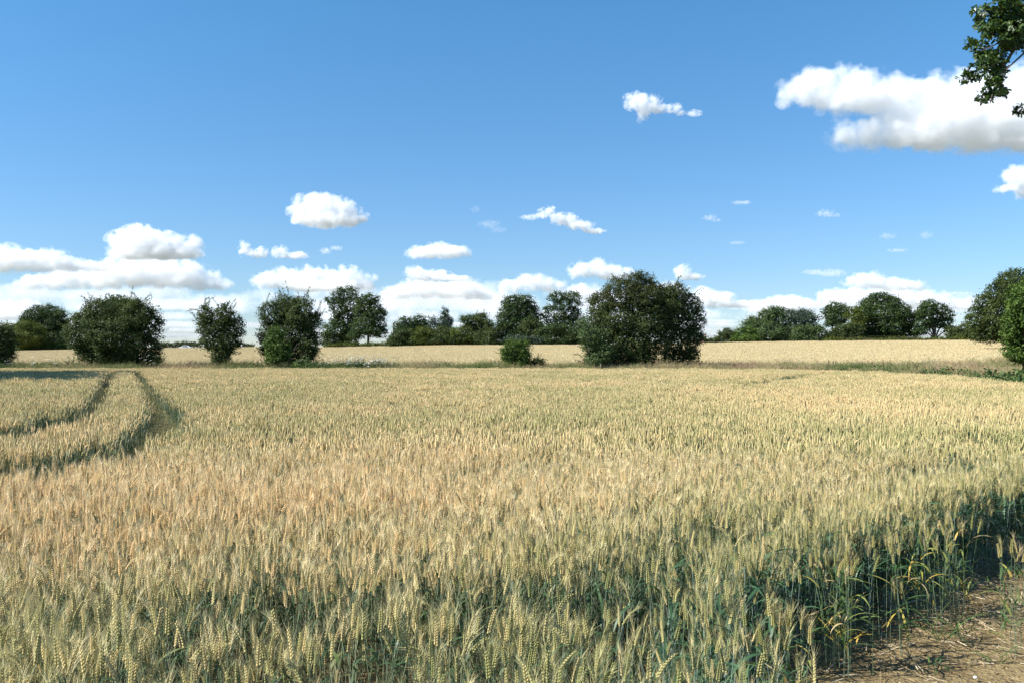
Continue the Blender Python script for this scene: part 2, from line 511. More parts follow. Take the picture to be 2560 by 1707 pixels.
def wheat_plant(mb, rng, base=(0, 0), lod=0, H=None, pv=None, ear=True):
    H = H or rng.uniform(.64, .74)                     # stem length to the ear
    pv = rng.uniform(0, 1) if pv is None else pv
    az = rng.uniform(0, 6.283); lean = abs(rng.normal(0, .05)) + .01
    d2 = np.array([math.cos(az), math.sin(az), 0])
    ns = (5, 3, 2)[lod]
    t = np.linspace(0, 1, ns + 1)
    P = np.array([[base[0], base[1], 0]]) + d2 * (lean * t[:, None] ** 2) + np.array([0, 0, 1]) * (H * t[:, None] - .02 * t[:, None] ** 3)
    r = (.0018, .0024, .004)[lod]
    if lod == 0:
        mb.tube(P, np.linspace(r * 1.15, r * .8, ns + 1), 3, 2, pv, cap=False)
    else:
        s = np.array([-d2[1], d2[0], 0]) if rng.random() < .5 else np.array([1, 0, 0])
        s = nrm(s + rng.normal(0, .3, 3) * np.array([1, 1, 0]))
        V = np.concatenate([P - s * r, P + s * r]); n = ns + 1
        mb.add(V, [[i, i + n, i + n + 1, i + 1] for i in range(ns)], 2, pv)
    # ear
    tip = P[-1]
    nod = abs(rng.normal(0, .38)) + .03
    if rng.random() < .08: nod += .7
    ea = az + rng.normal(0, .7)
    e2 = np.array([math.cos(ea), math.sin(ea), 0])
    Lr = rng.uniform(.078, .108)
    A = []
    p = tip.copy(); n = 9 if lod == 0 else 3
    for i in range(n + 1):
        ang = nod * (.35 + .65 * i / n)
        A.append(p.copy())
        p = p + (np.array([0, 0, 1]) * math.cos(ang) + e2 * math.sin(ang)) * Lr / n
    A = np.array(A)
    ax = nrm(A[-1] - A[0])
    sa = rng.uniform(0, 6.283)
    s1 = nrm(np.cross(ax, [math.cos(sa), math.sin(sa), .3])); s2 = np.cross(ax, s1)
    if ear and lod == 0:
        for i in range(n):
            for sg in (-1, 1):
                f = (i + (.5 if sg > 0 else 0)) / n
                c = A[0] + (A[min(n, i + 1)] - A[0]) * (f * n / max(1, min(n, i + 1))) if i else A[0]
                c = A[i] * (1 - (f * n - i)) + A[min(n, i + 1)] * (f * n - i)
                w = (.0064 * (1 - .55 * f) + .0011)
                d = nrm(ax + s1 * sg * .38)
                c = c + s1 * sg * w * .62
                hl, hw = .0095 * (1 - .3 * f), .0053 * (1 - .3 * f)
                q1 = nrm(np.cross(d, s2)); q2 = s2
                V = [c - d * hl * .7, c + q1 * hw, c + q2 * hw, c - q1 * hw, c - q2 * hw, c + d * hl * 1.15]
                mb.add(V, [[0, 2, 1], [0, 3, 2], [0, 4, 3], [0, 1, 4], [5, 1, 2], [5, 2, 3], [5, 3, 4], [5, 4, 1]], 0, np.clip(pv * .6 + rng.uniform(0, .4, 8), 0, 1))
                la = rng.uniform(.042, .078)
                for k2 in range(2):
                    da = nrm(ax + s1 * sg * rng.uniform(.12, .7) + s2 * rng.normal(0, .32))
                    a0 = c + d * hl * .8
                    mb.add([a0 - s2 * .0007, a0 + s2 * .0007, a0 + da * la], [[0, 1, 2]], 1, pv)
    elif ear:
        k = 5 if lod == 1 else 3
        prof = (.005, .0095, .0086, .0035) if lod == 1 else (.0065, .012, .0102, .0035)
        V = []
        for i in range(n + 1):
            for j in range(k):
                a = 6.283 * j / k
                V.append(A[i] + prof[i] * (math.cos(a) * s1 + .75 * math.sin(a) * s2))
        mb.add(V, [[i * k + j, i * k + (j + 1) % k, (i + 1) * k + (j + 1) % k, (i + 1) * k + j] for i in range(n) for j in range(k)], 0, np.clip(pv * .6 + rng.uniform(0, .4, n * k), 0, 1))
        for i in range(9 if lod == 1 else 4):
            f = rng.uniform(.2, 1); c = A[0] + (A[-1] - A[0]) * f
            da = nrm(ax + s1 * rng.normal(0, .3) + s2 * rng.normal(0, .3)); la = rng.uniform(.035, .065)
            w = .0009 if lod == 1 else .002
            sd_ = s1 if rng.random() < .5 else s2
            mb.add([c - sd_ * w, c + sd_ * w, c + da * la], [[0, 1, 2]], 1, pv)
    # leaves
    for z0, ln, w in ((.82, .17, .0065), (.52, .24, .0060), (.32, .24, .005))[: (3, 2, 1)[lod]]:
        if rng.random() < (.40 if z0 > .7 else .12): continue
        la = rng.uniform(0, 6.283); o2 = np.array([math.cos(la), math.sin(la), 0]); sd2 = np.array([-o2[1], o2[0], 0])
        n = (6, 3, 2)[lod]
        e = rng.uniform(.5, 1.35); drop = rng.uniform(.6, 2.6)
        p = np.array([base[0], base[1], 0]) + d2 * lean * z0 ** 2 + np.array([0, 0, H * z0])
        V = []
        ln = ln * rng.uniform(.7, 1.2); w = w * rng.uniform(.8, 1.25)
        tw = rng.uniform(-1.2, 1.2)
        for i in range(n + 1):
            f = i / n
            ww = w * (1 - f ** 2.2) * (1, 1.1, 1.5)[lod]
            sv = sd2 * math.cos(tw * f) + np.array([0, 0, 1]) * math.sin(tw * f) * .8
            V += [p - sv * ww, p + sv * ww]
            an = e - drop * f
            p = p + (o2 * math.cos(an) + np.array([0, 0, 1]) * math.sin(an)) * ln / n
        mb.add(V, [[2 * i, 2 * i + 1, 2 * i + 3, 2 * i + 2] for i in range(n)], 3, rng.uniform(0, 1) ** 1.6 if z0 > .5 else rng.uniform(.15, 1))

def make_kinds(name, count, lod, plants, spread, seed, hmul=1.0):
    out = []
    for v in range(count):
        rng = np.random.default_rng(seed + v)
        mb = MB()
        for i in range(plants):
            b = (0, 0) if plants == 1 else rng.uniform(-spread, spread, 2)
            wheat_plant(mb, rng, b, lod)
        out.append(mb.build('%s.%03d' % (name, v), WM, link=False))
    return out

BND_Y = [0, 1.5, 3.2, 4.4, 5.26, 6.2, 7, 8.2, 9.5, 12, 18.5, 29, 37, 47, 54, 62, 67, 70, 71.5]
BND_X = [.35, .62, .94, 1.24, 1.30, 2.2, 3.0, 4.25, 5.9, 8.3, 12.3, 18.0, 21.2, 23.8, 23.9, 22.4, 19, 14, 8]

def right_edge(y):
    return np.interp(y, BND_Y, BND_X)

TRACKS = [  # (polyline, half width, share of plants removed)
    ([(-29.5, 66), (-27.3, 60.6), (-15.7, 34.2), (-10.2, 21.6), (-8.16, 16.2)], .36, 1.0),
    ([(-9.0, 17.6), (-8.1, 15.4), (-7.9, 13.6), (-8.6, 12.4), (-10.5, 11.8)], .52, 1.0),
    ([(-27.8, 66), (-25.6, 60.6), (-16.1, 38.7), (-10.2, 25.3), (-6.9, 17.8)], .38, 1.0),
    ([(-7.6, 19.4), (-6.6, 16.8), (-5.8, 14.6), (-5.2, 12.2), (-4.95, 10.4)], .46, 1.0),
    ([(9.2, 34.9), (14.5, 46), (20.7, 58)], .60, 1.0),
    ([(9.1, 38.7), (14.7, 49.5)], .55, 1.0),
    ([(-4.95, 10.5), (-5.2, 9.4), (-6.4, 8.75), (-9.0, 8.2)], .66, 1.0),
    ([(-1.0, 4.42), (-.2, 4.38), (.45, 4.58), (1.0, 5.15), (1.5, 5.75)], .27, .95),
    ([(1.95, 6.7), (2.25, 7.1)], .16, .8),
    ([(2.75, 7.9), (3.0, 8.3)], .14, .7),
    ([(-1.9, 4.1), (-1.0, 4.42)], .12, .8),
    ([(4.1, 9.25), (4.9, 9.5), (6.1, 10.2)], .26, .97),
    ([(1.5, 5.1), (1.72, 5.8), (2.3, 6.3)], .14, .95),
    ([(-3.2, 7.6), (-2.6, 7.5)], .16, .8),
    ([(-.35, 9.4), (.3, 9.3)], .2, .6),
]

def seg_dist(P, line):
    best = np.full(len(P), 1e9)
    for (a, b) in zip(line[:-1], line[1:]):
        a, b = np.array(a), np.array(b)
        d = b - a
        t = np.clip(((P - a) @ d) / (d @ d), 0, 1)
        best = np.minimum(best, np.linalg.norm(P - a - t[:, None] * d, axis=1))
    return best

def noise2(P, s, z=0.0):
    return np.array([mnoise.noise(Vector((x * s, y * s, z))) for x, y in P])

def near_points(y0, y1, dens, rng):
    """random spots of the near crop between two depths, with a margin beside the view"""
    n = int(dens * (y1 - y0) * (1.30 * y1 + 3))
    P = np.stack([rng.uniform(-.65 * y1 - 1.5, .65 * y1 + 1.5, n), rng.uniform(y0, y1, n)], 1)
    P = P[np.abs(P[:, 0]) < .65 * P[:, 1] + 1.5]
    wob = noise2(P, 1.3, 3.0) * .22
    P = P[P[:, 0] < right_edge(P[:, 1]) + wob - .05]
    P = P[P[:, 1] < 71.5]
    for line, hw, share in TRACKS:
        d = seg_dist(P, line)
        P = P[(d > hw * (1 + .35 * rng.normal(size=len(P)) * .5)) | (rng.random(len(P)) > share)]
    if y0 < 5:                                            # the ragged front: clumps with gaps between
        cl = noise2(P, 2.7, 12.0)
        w1 = np.clip((P[:, 0] + 1.7) / .8, 0, 1) * np.clip((4.75 - P[:, 1]) / .4, 0, 1)
        w2 = np.clip((P[:, 0] - .1) / .8, 0, 1) * np.clip((7.4 - P[:, 1]) / 1.5, 0, 1) * np.clip((P[:, 0] - (right_edge(P[:, 1]) - 2.0)) / .8, 0, 1)
        w3 = np.clip((-1.0 - P[:, 0]) / .6, 0, 1) * np.clip((4.2 - P[:, 1]) / .6, 0, 1)
        gone = (cl < -.38 + .42 * w1 + .24 * w2 + .18 * w3) & (np.maximum.reduce([w1, w2, w3]) > .05)
        P = P[~(gone & (rng.random(len(P)) < .93))]
    thin = noise2(P, 1.1, 9.0)
    return P[(rng.random(len(P)) < .98) & ((thin > -.40) | (rng.random(len(P)) < .3))]

def ripeness(P):
    x, y = P[:, 0], P[:, 1]
    t = .59 + .27 * noise2(P, .20, 1.0) + .16 * noise2(P, .9, 2.0)
    ripe = np.exp(-((x + 2.2) / 3.2) ** 2 - ((y - 8.5) / 3.4) ** 2)
    t = t + .33 * ripe - .27 * np.exp(-((y - 3.2) / 1.9) ** 2) - .10 * np.exp(-((y - 13.5) / 4) ** 2 - ((x - 1) / 6) ** 2)
    e = np.clip(1 - (right_edge(y) - x) / 2.2, 0, 1) * np.clip((16 - y) / 8, 0, 1)
    return t - .26 * e - .07 * np.clip((x - 1) / 4, 0, 1) * np.clip((14 - y) / 6, 0, 1)

def plant_out(name, kinds, P, rng, label, scale=(.88, 1.12), tilt=.085):
    n = len(P)
    z = terrain(P[:, 0], P[:, 1])
    rot = np.stack([rng.normal(0, tilt, n), rng.normal(.02, tilt, n), rng.uniform(0, 6.283, n)], 1)
    hgt = 1 + .09 * noise2(P, .5, 5.0) + .10 * noise2(P, 2.4, 6.0)
    s = rng.uniform(*scale, n) * hgt
    return scatter(name, kinds, np.c_[P, z], rot, s, rng.integers(0, len(kinds), n), ripeness(P) + rng.normal(0, .03, n), label)

if 'wheat' not in SKIP:
    rng = np.random.default_rng(11)
    K0 = make_kinds('wheat_plant', 18, 0, 1, 0, 100)
    plant_out('wheat_crop', K0, near_points(1.6, 10.5, 310, rng), rng, 'bearded green and straw coloured wheat standing in the foreground')
    K1 = make_kinds('wheat_group', 14, 1, 6, .085, 300)
    plant_out('wheat_crop', K1, near_points(10.5, 27, 58, rng), rng, 'ripening wheat in the middle of the near field')
    K2 = make_kinds('wheat_patch', 14, 2, 16, .16, 500)
    plant_out('wheat_crop', K2, near_points(27, 71.5, 21, rng), rng, 'ripening wheat at the far side of the near field')
    # low green growth in the wheelings, and leafy plants along the crop's open edge
    Q = []
    for line, hw, share in TRACKS[:6]:
        pts = np.array(line); sl = np.linalg.norm(np.diff(pts, axis=0), axis=1); tot = sl.sum()
        k = int(tot * hw * 2 * (120 if line[0][0] > 0 or line[0][0] < -20 else 260))
        u_ = rng.uniform(0, tot, k); cs = np.r_[0, np.cumsum(sl)]; j = np.clip(np.searchsorted(cs, u_) - 1, 0, len(sl) - 1)
        d_ = np.diff(pts, axis=0)[j] / sl[j][:, None]
        Q.append(pts[j] + d_ * (u_ - cs[j])[:, None] + np.c_[-d_[:, 1], d_[:, 0]] * rng.uniform(-hw, hw, k)[:, None])
    Q = np.concatenate(Q); n = len(Q)
    scatter('wheat_regrowth', K0[:8], np.c_[Q, np.zeros(n)], np.c_[rng.normal(0, .3, n), rng.normal(0, .3, n), rng.uniform(0, 6.283, n)], np.where(Q[:, 0] > 0, rng.uniform(.4, .58, n), rng.uniform(.28, .48, n)), rng.integers(0, 8, n), rng.uniform(-.1, .3, n), 'short green wheat in the wheel tracks')
    M_stem_lit = plant_mat('edge_wheat_stem_lit', [(0.0, (.27, .36, .31)), (.6, (.38, .45, .36)), (1.0, (.48, .44, .24))], .5, .6, .2, .05, .4, .4)  # waxy bluish stems, colour also brightened to stand in for sun on the edge
    M_leaf_lit = plant_mat('edge_wheat_leaf_lit', [(0.0, (.05, .115, .05)), (.5, (.095, .175, .07)), (.68, (.22, .25, .07)), (.82, (.52, .35, .07)), (1.0, (.56, .44, .25))], .2, .85, .25, .25, .45, .35)  # leaf colour raised above the crop's to imitate sunlight along the edge
    KE = []
    for v in range(10):
        rg_ = np.random.default_rng(880 + v); mb = MB()
        wheat_plant(mb, rg_, (0, 0), 0, rg_.uniform(.50, .70), ear=v > 0)
        for i in range(3):
            la = rg_.uniform(0, 6.283); o2 = np.array([math.cos(la), math.sin(la), 0]); s2_ = np.array([-o2[1], o2[0], 0]); p = np.array([0, 0, rg_.uniform(.08, .55)]); V = []
            e_ = rg_.uniform(.5, 1.4); dr = rg_.uniform(.8, 2.8); ln = rg_.uniform(.16, .30); w_ = rg_.uniform(.006, .0095); tw = rg_.uniform(-1, 1)
            for k in range(8):
                f = k / 7; ww = w_ * (1 - f ** 2.4) * (.5 + .5 * min(1, f * 4)); sv = s2_ * math.cos(tw * f) + np.array([0, 0, 1]) * math.sin(tw * f)
                V += [p - sv * ww, p + sv * ww]; an = e_ - dr * f; p = p + (o2 * math.cos(an) + np.array([0, 0, 1]) * math.sin(an)) * ln / 7
            V = np.array(V); V[:, 2] = np.maximum(V[:, 2], .01)
            mb.add(V, [[2 * k, 2 * k + 1, 2 * k + 3, 2 * k + 2] for k in range(7)], 3, rg_.uniform(.1, 1))
        KE.append(mb.build('leafy_wheat.%03d' % v, [M_ear, M_awn, M_stem_lit, M_leaf_lit], link=False))
    n = 4200
    y = rng.uniform(2.4, 16, n); x = right_edge(y) + .04 - np.abs(rng.normal(0, .42, n)) + .12 * rng.normal(size=n)
    Q = np.c_[x, y]
    Q = Q[(Q[:, 1] > 5.2) | (rng.random(len(Q)) < .25)]
    n = len(Q)
    scatter('leafy_wheat_edge', KE, np.c_[Q, np.zeros(n)], np.c_[rng.normal(0, .08, n), rng.normal(.03, .08, n), rng.uniform(0, 6.283, n)], rng.uniform(.8, 1.1, n), rng.integers(0, 10, n), rng.uniform(.05, .5, n), 'leafy green wheat along the open edge of the crop')
    # the far field behind the hedge line: short-eared patches of one and a half metres
    M_farear = plant_mat('far_wheat_ear', [(0.0, (.30, .28, .11)), (.4, (.58, .49, .26)), (.75, (.68, .56, .33)), (1.0, (.71, .54, .31))], 1.0, .35, .2, .15, .6, .2)
    KF = []
    for v in range(8):
        rg_ = np.random.default_rng(700 + v); mb = MB()
        n = 130
        b = rg_.uniform(-.8, .8, (n, 2)); hh = rg_.uniform(.55, .76, n); a = rg_.uniform(0, 6.283, n); tl = rg_.normal(0, .12, (n, 2))
        w = rg_.uniform(.014, .03, n)
        V = np.stack([np.c_[b[:, 0] - w * np.cos(a), b[:, 1] - w * np.sin(a), hh - .32], np.c_[b[:, 0] + w * np.cos(a), b[:, 1] + w * np.sin(a), hh - .32], np.c_[b + tl, hh]], 1).reshape(-1, 3)
        mb.add(V, np.arange(3 * n).reshape(-1, 3), np.where(rg_.random(n) < .85, 0, 1), rg_.uniform(0, 1, n))
        KF.append(mb.build('far_wheat_patch.%03d' % v, [M_farear, M_farear], link=False))
    n = 62000
    y = np.sqrt(rng.uniform(82 ** 2, 312 ** 2, n)); x = rng.uniform(-.66, .66, n) * y
    px = CX + FP * x / y
    start = np.interp(x / y, [-1, .40, .46, .50, .54, .57, .62], [84, 84, 88, 92, 104, 130, 160])
    ok = (y > start + 1.2 * noise2(np.c_[x, y], .15)) & (y < far_edge(px) - 1)
    P = np.c_[x, y][ok]
    for line in ([(40, 96), (75, 150), (110, 215)], [(-120, 150), (120, 172)], [(-120, 153), (120, 175)], [(-150, 215), (-20, 205)], [(20, 112), (58, 128), (96, 168)]):
        P = P[(seg_dist(P, line) > .7) | (rng.random(len(P)) < .55)]
    n = len(P)
    tint_f = .62 + .08 * noise2(P, .05) + rng.normal(0, .05, n)
    scatter('distant_wheat', KF, np.c_[P, terrain(P[:, 0], P[:, 1])], np.c_[np.zeros(n), np.zeros(n), rng.uniform(0, 6.283, n)], rng.uniform(.9, 1.1, n), rng.integers(0, 8, n), tint_f,
            'pale ripe wheat covering the rising field behind the bushes')
# ---------------------------------------------------------------- foliage
def leaf_mat(name, lo, mid, hi, transl=.28):
    return plant_mat(name, [(0.0, lo), (.5, mid), (1.0, hi)], 0, 1.0, 0, transl, .6, .18, bias=.5)

M_haw = leaf_mat('hawthorn_leaves', (.021, .040, .012), (.072, .102, .028), (.16, .19, .052))
M_hawb = leaf_mat('hawthorn_leaves_browning', (.028, .038, .012), (.070, .086, .026), (.145, .155, .05))
M_oak = leaf_mat('oak_leaves', (.018, .040, .013), (.056, .096, .026), (.125, .17, .044))
M_lime = leaf_mat('bright_leaves', (.034, .070, .013), (.085, .145, .026), (.17, .25, .05))
M_yel = leaf_mat('yellow_green_leaves', (.045, .066, .012), (.105, .135, .024), (.19, .21, .04))
M_wil = leaf_mat('willow_leaves', (.040, .070, .024), (.095, .145, .048), (.17, .23, .085))
M_grey = leaf_mat('grey_green_leaves', (.03, .05, .032), (.075, .11, .07), (.13, .17, .11))
M_bark = plain('bark', (.085, .068, .05), .95, bump=.6, bscale=9, var=.4)
M_twig = plain('twig', (.10, .075, .05), .9)
LM = [M_haw, M_hawb, M_oak, M_lime, M_yel, M_wil, M_grey, M_twig]
HAW, BRN, OAK, LIM, YEL, WIL, GRY, TWG = range(8)

def leaves(mb, C, size, out, mat, pv, rng, up=.4):
    """one small pointed leaf (or leaf cluster) per centre"""
    n = len(C)
    if n == 0: return
    nr = out * .55 + rng.normal(0, .65, (n, 3)) + np.array([0, 0, up])
    nr /= np.linalg.norm(nr, axis=1)[:, None] + 1e-9
    a = rng.normal(0, 1, (n, 3)); a -= nr * (a * nr).sum(1)[:, None]; a /= np.linalg.norm(a, axis=1)[:, None] + 1e-9
    b = np.cross(nr, a)
    L = (size * rng.uniform(.6, 1.25, n))[:, None]; W = L * rng.uniform(.45, .75, n)[:, None]
    fold = nr * L * .12
    V = np.stack([C - a * L * .5, C + b * W * .5 + fold, C + a * L * .5, C - b * W * .5 + fold], 1).reshape(-1, 3)
    mb.add(V, np.arange(4 * n).reshape(-1, 4), mat, pv)

def crown(mb, lobes, leaf, tuft, cover, rng, inner=.35, core=True):
    """lobes: (cx,cy,cz,rx,ry,rz,mat). Tufts of leaves over the lobes, gaps between the tufts, coarse leaves inside"""
    Cs = np.array([l[:3] for l in lobes]); Rs = np.array([l[3:6] for l in lobes])
    for (cx_, cy_, cz_, rx, ry, rz, mat) in lobes:
        area = 4 * math.pi * (((rx * ry) ** 1.6 + (rx * rz) ** 1.6 + (ry * rz) ** 1.6) / 3) ** (1 / 1.6)
        nt = max(5, int(area / (tuft * tuft * 1.5)))
        d = rng.normal(size=(nt, 3)); d /= np.linalg.norm(d, axis=1)[:, None]
        c0 = np.array([cx_, cy_, cz_]); r0 = np.array([rx, ry, rz])
        T = c0 + d * r0 * rng.uniform(.76, 1.04, nt)[:, None]
        keep = np.ones(nt, bool)
        for c1, r1 in zip(Cs, Rs):
            keep &= (np.linalg.norm((T - c1) / r1, axis=1) > .70) | (np.abs(c1 - c0).sum() < 1e-6)
        T, dd = T[keep], d[keep]
        nt = len(T)
        if nt == 0: continue
        nl = max(4, int(cover * (tuft / leaf) ** 2 * 7))
        tv = rng.uniform(-.22, .22, nt)
        tr = tuft * rng.uniform(.6, 1.2, nt)
        I = np.repeat(np.arange(nt), nl)
        off = rng.normal(0, 1, (len(I), 3)) * np.array([.5, .5, .36]) * tr[I][:, None]
        C = T[I] + off
        o = dd[I] + off / tr[I][:, None] * .5
        pv = np.clip(.42 + tv[I] + rng.normal(0, .16, len(I)), 0, 1)
        leaves(mb, C, np.full(len(C), leaf), o, mat, pv, rng)
        if core:
            ni = int(area / (leaf * leaf) * inner * 1.6)
            q = rng.normal(size=(ni, 3)); q /= np.linalg.norm(q, axis=1)[:, None]
            C = c0 + q * r0 * (rng.uniform(.05, .78, ni) ** .5)[:, None]
            leaves(mb, C, np.full(ni, leaf * 1.7), q, mat, np.clip(rng.normal(.35, .15, ni), 0, 1), rng)

def shoots(mb, lobes, n, length, leaf, rng, mat=HAW, zmin=.15):
    for i in range(n):
        l = lobes[rng.integers(0, len(lobes))]
        d = rng.normal(size=3); d[2] = abs(d[2]) + zmin; d /= np.linalg.norm(d)
        p = np.array(l[:3]) + d * np.array(l[3:6]) * .9
        g = d * np.array([.8, .8, .7]) + np.array([0, 0, .45]) + rng.normal(0, .25, 3); g /= np.linalg.norm(g)
        ln = length * rng.uniform(.4, 1.25)
        k = max(4, int(ln / (leaf * .33)))
        P = []
        for j in range(k):
            P.append(p.copy()); g = g + rng.normal(0, .10, 3) + np.array([0, 0, -.02]); g /= np.linalg.norm(g); p = p + g * ln / k
        P = np.array(P)
        mb.tube(P, np.linspace(.016, .005, k) * (leaf / .16), 3, TWG, .5, cap=False)
        I = np.repeat(np.arange(1, k), 2)
        C = P[I] + rng.normal(0, leaf * .32, (len(I), 3))
        leaves(mb, C, np.full(len(C), leaf * .8), rng.normal(0, 1, (len(I), 3)), l[6] if mat is None else mat, np.clip(rng.normal(.55, .2, len(I)), 0, 1), rng)

def limbs(base, lobes, r0, rng, stems=1, spread=.3):
    """tapered trunk (or several stems) with a limb to every lobe"""
    mb = MB()
    base = np.asarray(base, float)
    Cs = np.array([l[:3] for l in lobes])
    mid = Cs.mean(0)
    if stems == 1:
        zt = base[2] + (Cs[:, 2].min() - base[2]) * .75 + .15 * (mid[2] - base[2])
        top = np.array([base[0] * .75 + mid[0] * .25, base[1] * .75 + mid[1] * .25, zt])
        t = np.linspace(0, 1, 6)
        P = base + (top - base) * t[:, None] + np.array([rng.normal(0, .05) * r0, 0, 0]) * t[:, None]
        mb.tube(P, r0 * (1.35 - .55 * t ** .6), 9)
        starts = [(top, r0 * .6)] * len(Cs)
    else:
        starts = []
        for i in range(len(Cs)):
            s = base + np.array([rng.normal(0, spread), rng.normal(0, spread * .6), 0])
            starts.append((s, r0))
    for c, (s, r) in zip(Cs, starts):
        t = np.linspace(0, 1, 6)[:, None]
        ctrl = (s + c) / 2 + np.array([0, 0, .18 * np.linalg.norm(c - s)]) * (1 if stems == 1 else .3) + rng.normal(0, .06, 3) * np.linalg.norm(c - s)
        P = s * (1 - t) ** 2 + 2 * ctrl * t * (1 - t) + c * t ** 2
        mb.tube(P, np.linspace(r, r * .25, 6), 6)
        for k in range(3):                                   # side branches
            q = P[2 + k % 3]; e = q + np.clip(rng.normal(0, .35, 3), -.5, .5) * np.linalg.norm(c - s) * (.5 if stems == 1 else .22) + np.array([0, 0, .08 * np.linalg.norm(c - s)])
            e[2] = min(e[2], c[2])
            mb.tube([q, (q + e) / 2 + rng.normal(0, .05, 3), e], [r * .35, r * .22, r * .08], 5)
    return mb

def px_lobes(D, table, rng, depth=.85, spread=.55, shift=0.0):
    g = 1.13 if D > 200 else 1.0
    out = []
    for e in table:
        p, r, rx, ry = e[:4]; m = e[4] if len(e) > 4 else None
        s = D / FP
        y = D + shift + rng.uniform(-spread, spread) * rx * s
        out.append([wx(p, D), y, wz(r, D), rx * s * g, rx * s * depth, ry * s * (g if D < 200 or ry > 11 else 1.0), m])
    return out

def tree(name, label, cat, D, base, table, mat, leaf, tuft, cover=1.0, r0=.3, stems=1, group=None, seed=None, nsh=0, sh_len=1.0, depth=.85, spread=.55, inner=.35, sink=.0, trunk=True, core=True, shift=0.0, skirt=0):
    rng = np.random.default_rng(seed if seed is not None else abs(int(base * 13 + D)))
    if skirt:                                            # growth down to the ground
        x0 = min(e[0] - e[2] for e in table); x1 = max(e[0] + e[2] for e in table); w = (x1 - x0)
        x0 += w * .04; x1 -= w * .04
        k = max(2, int((x1 - x0) / 13))
        table = list(table)
        for i in range(k):
            p = x0 + (x1 - x0) * (i + .5) / k + rng.uniform(-2, 2)
            g = HZ - (tz(wx(p, D), D) - EYE) / D * FP
            table.append((p, g - skirt * .5, (x1 - x0) / k * .75, skirt * rng.uniform(.5, .75)))
    L = px_lobes(D, table, rng, depth, spread, shift)
    for l in L:
        if l[6] is None: l[6] = mat
    bx = wx(base, D); bz = tz(bx, D) - .05
    root = empty(name, (bx, D, bz))
    tag(root, label, cat, group)
    mb = MB()
    crown(mb, L, leaf, tuft, cover, rng, inner, core)
    if nsh: shoots(mb, L, nsh, sh_len, leaf, rng, None)
    zmin = bz + .05
    o = np.array([bx, D, bz])
    mb.v = [np.c_[v[:, :2] - o[:2], np.maximum(v[:, 2], zmin + (v[:, 2] - zmin) * .02) - bz] for v in mb.v]
    mb.build('crown', LM, root)
    if trunk:
        L2 = [[l[0] - bx, l[1] - D, l[2] - bz] + l[3:] for l in L]
        limbs((0, 0, 0), L2, r0, rng, stems, .35 * max(.6, np.std([l[0] for l in L2]))).build('trunk' if stems == 1 else 'stems', M_bark, root, smooth=True)
    return root

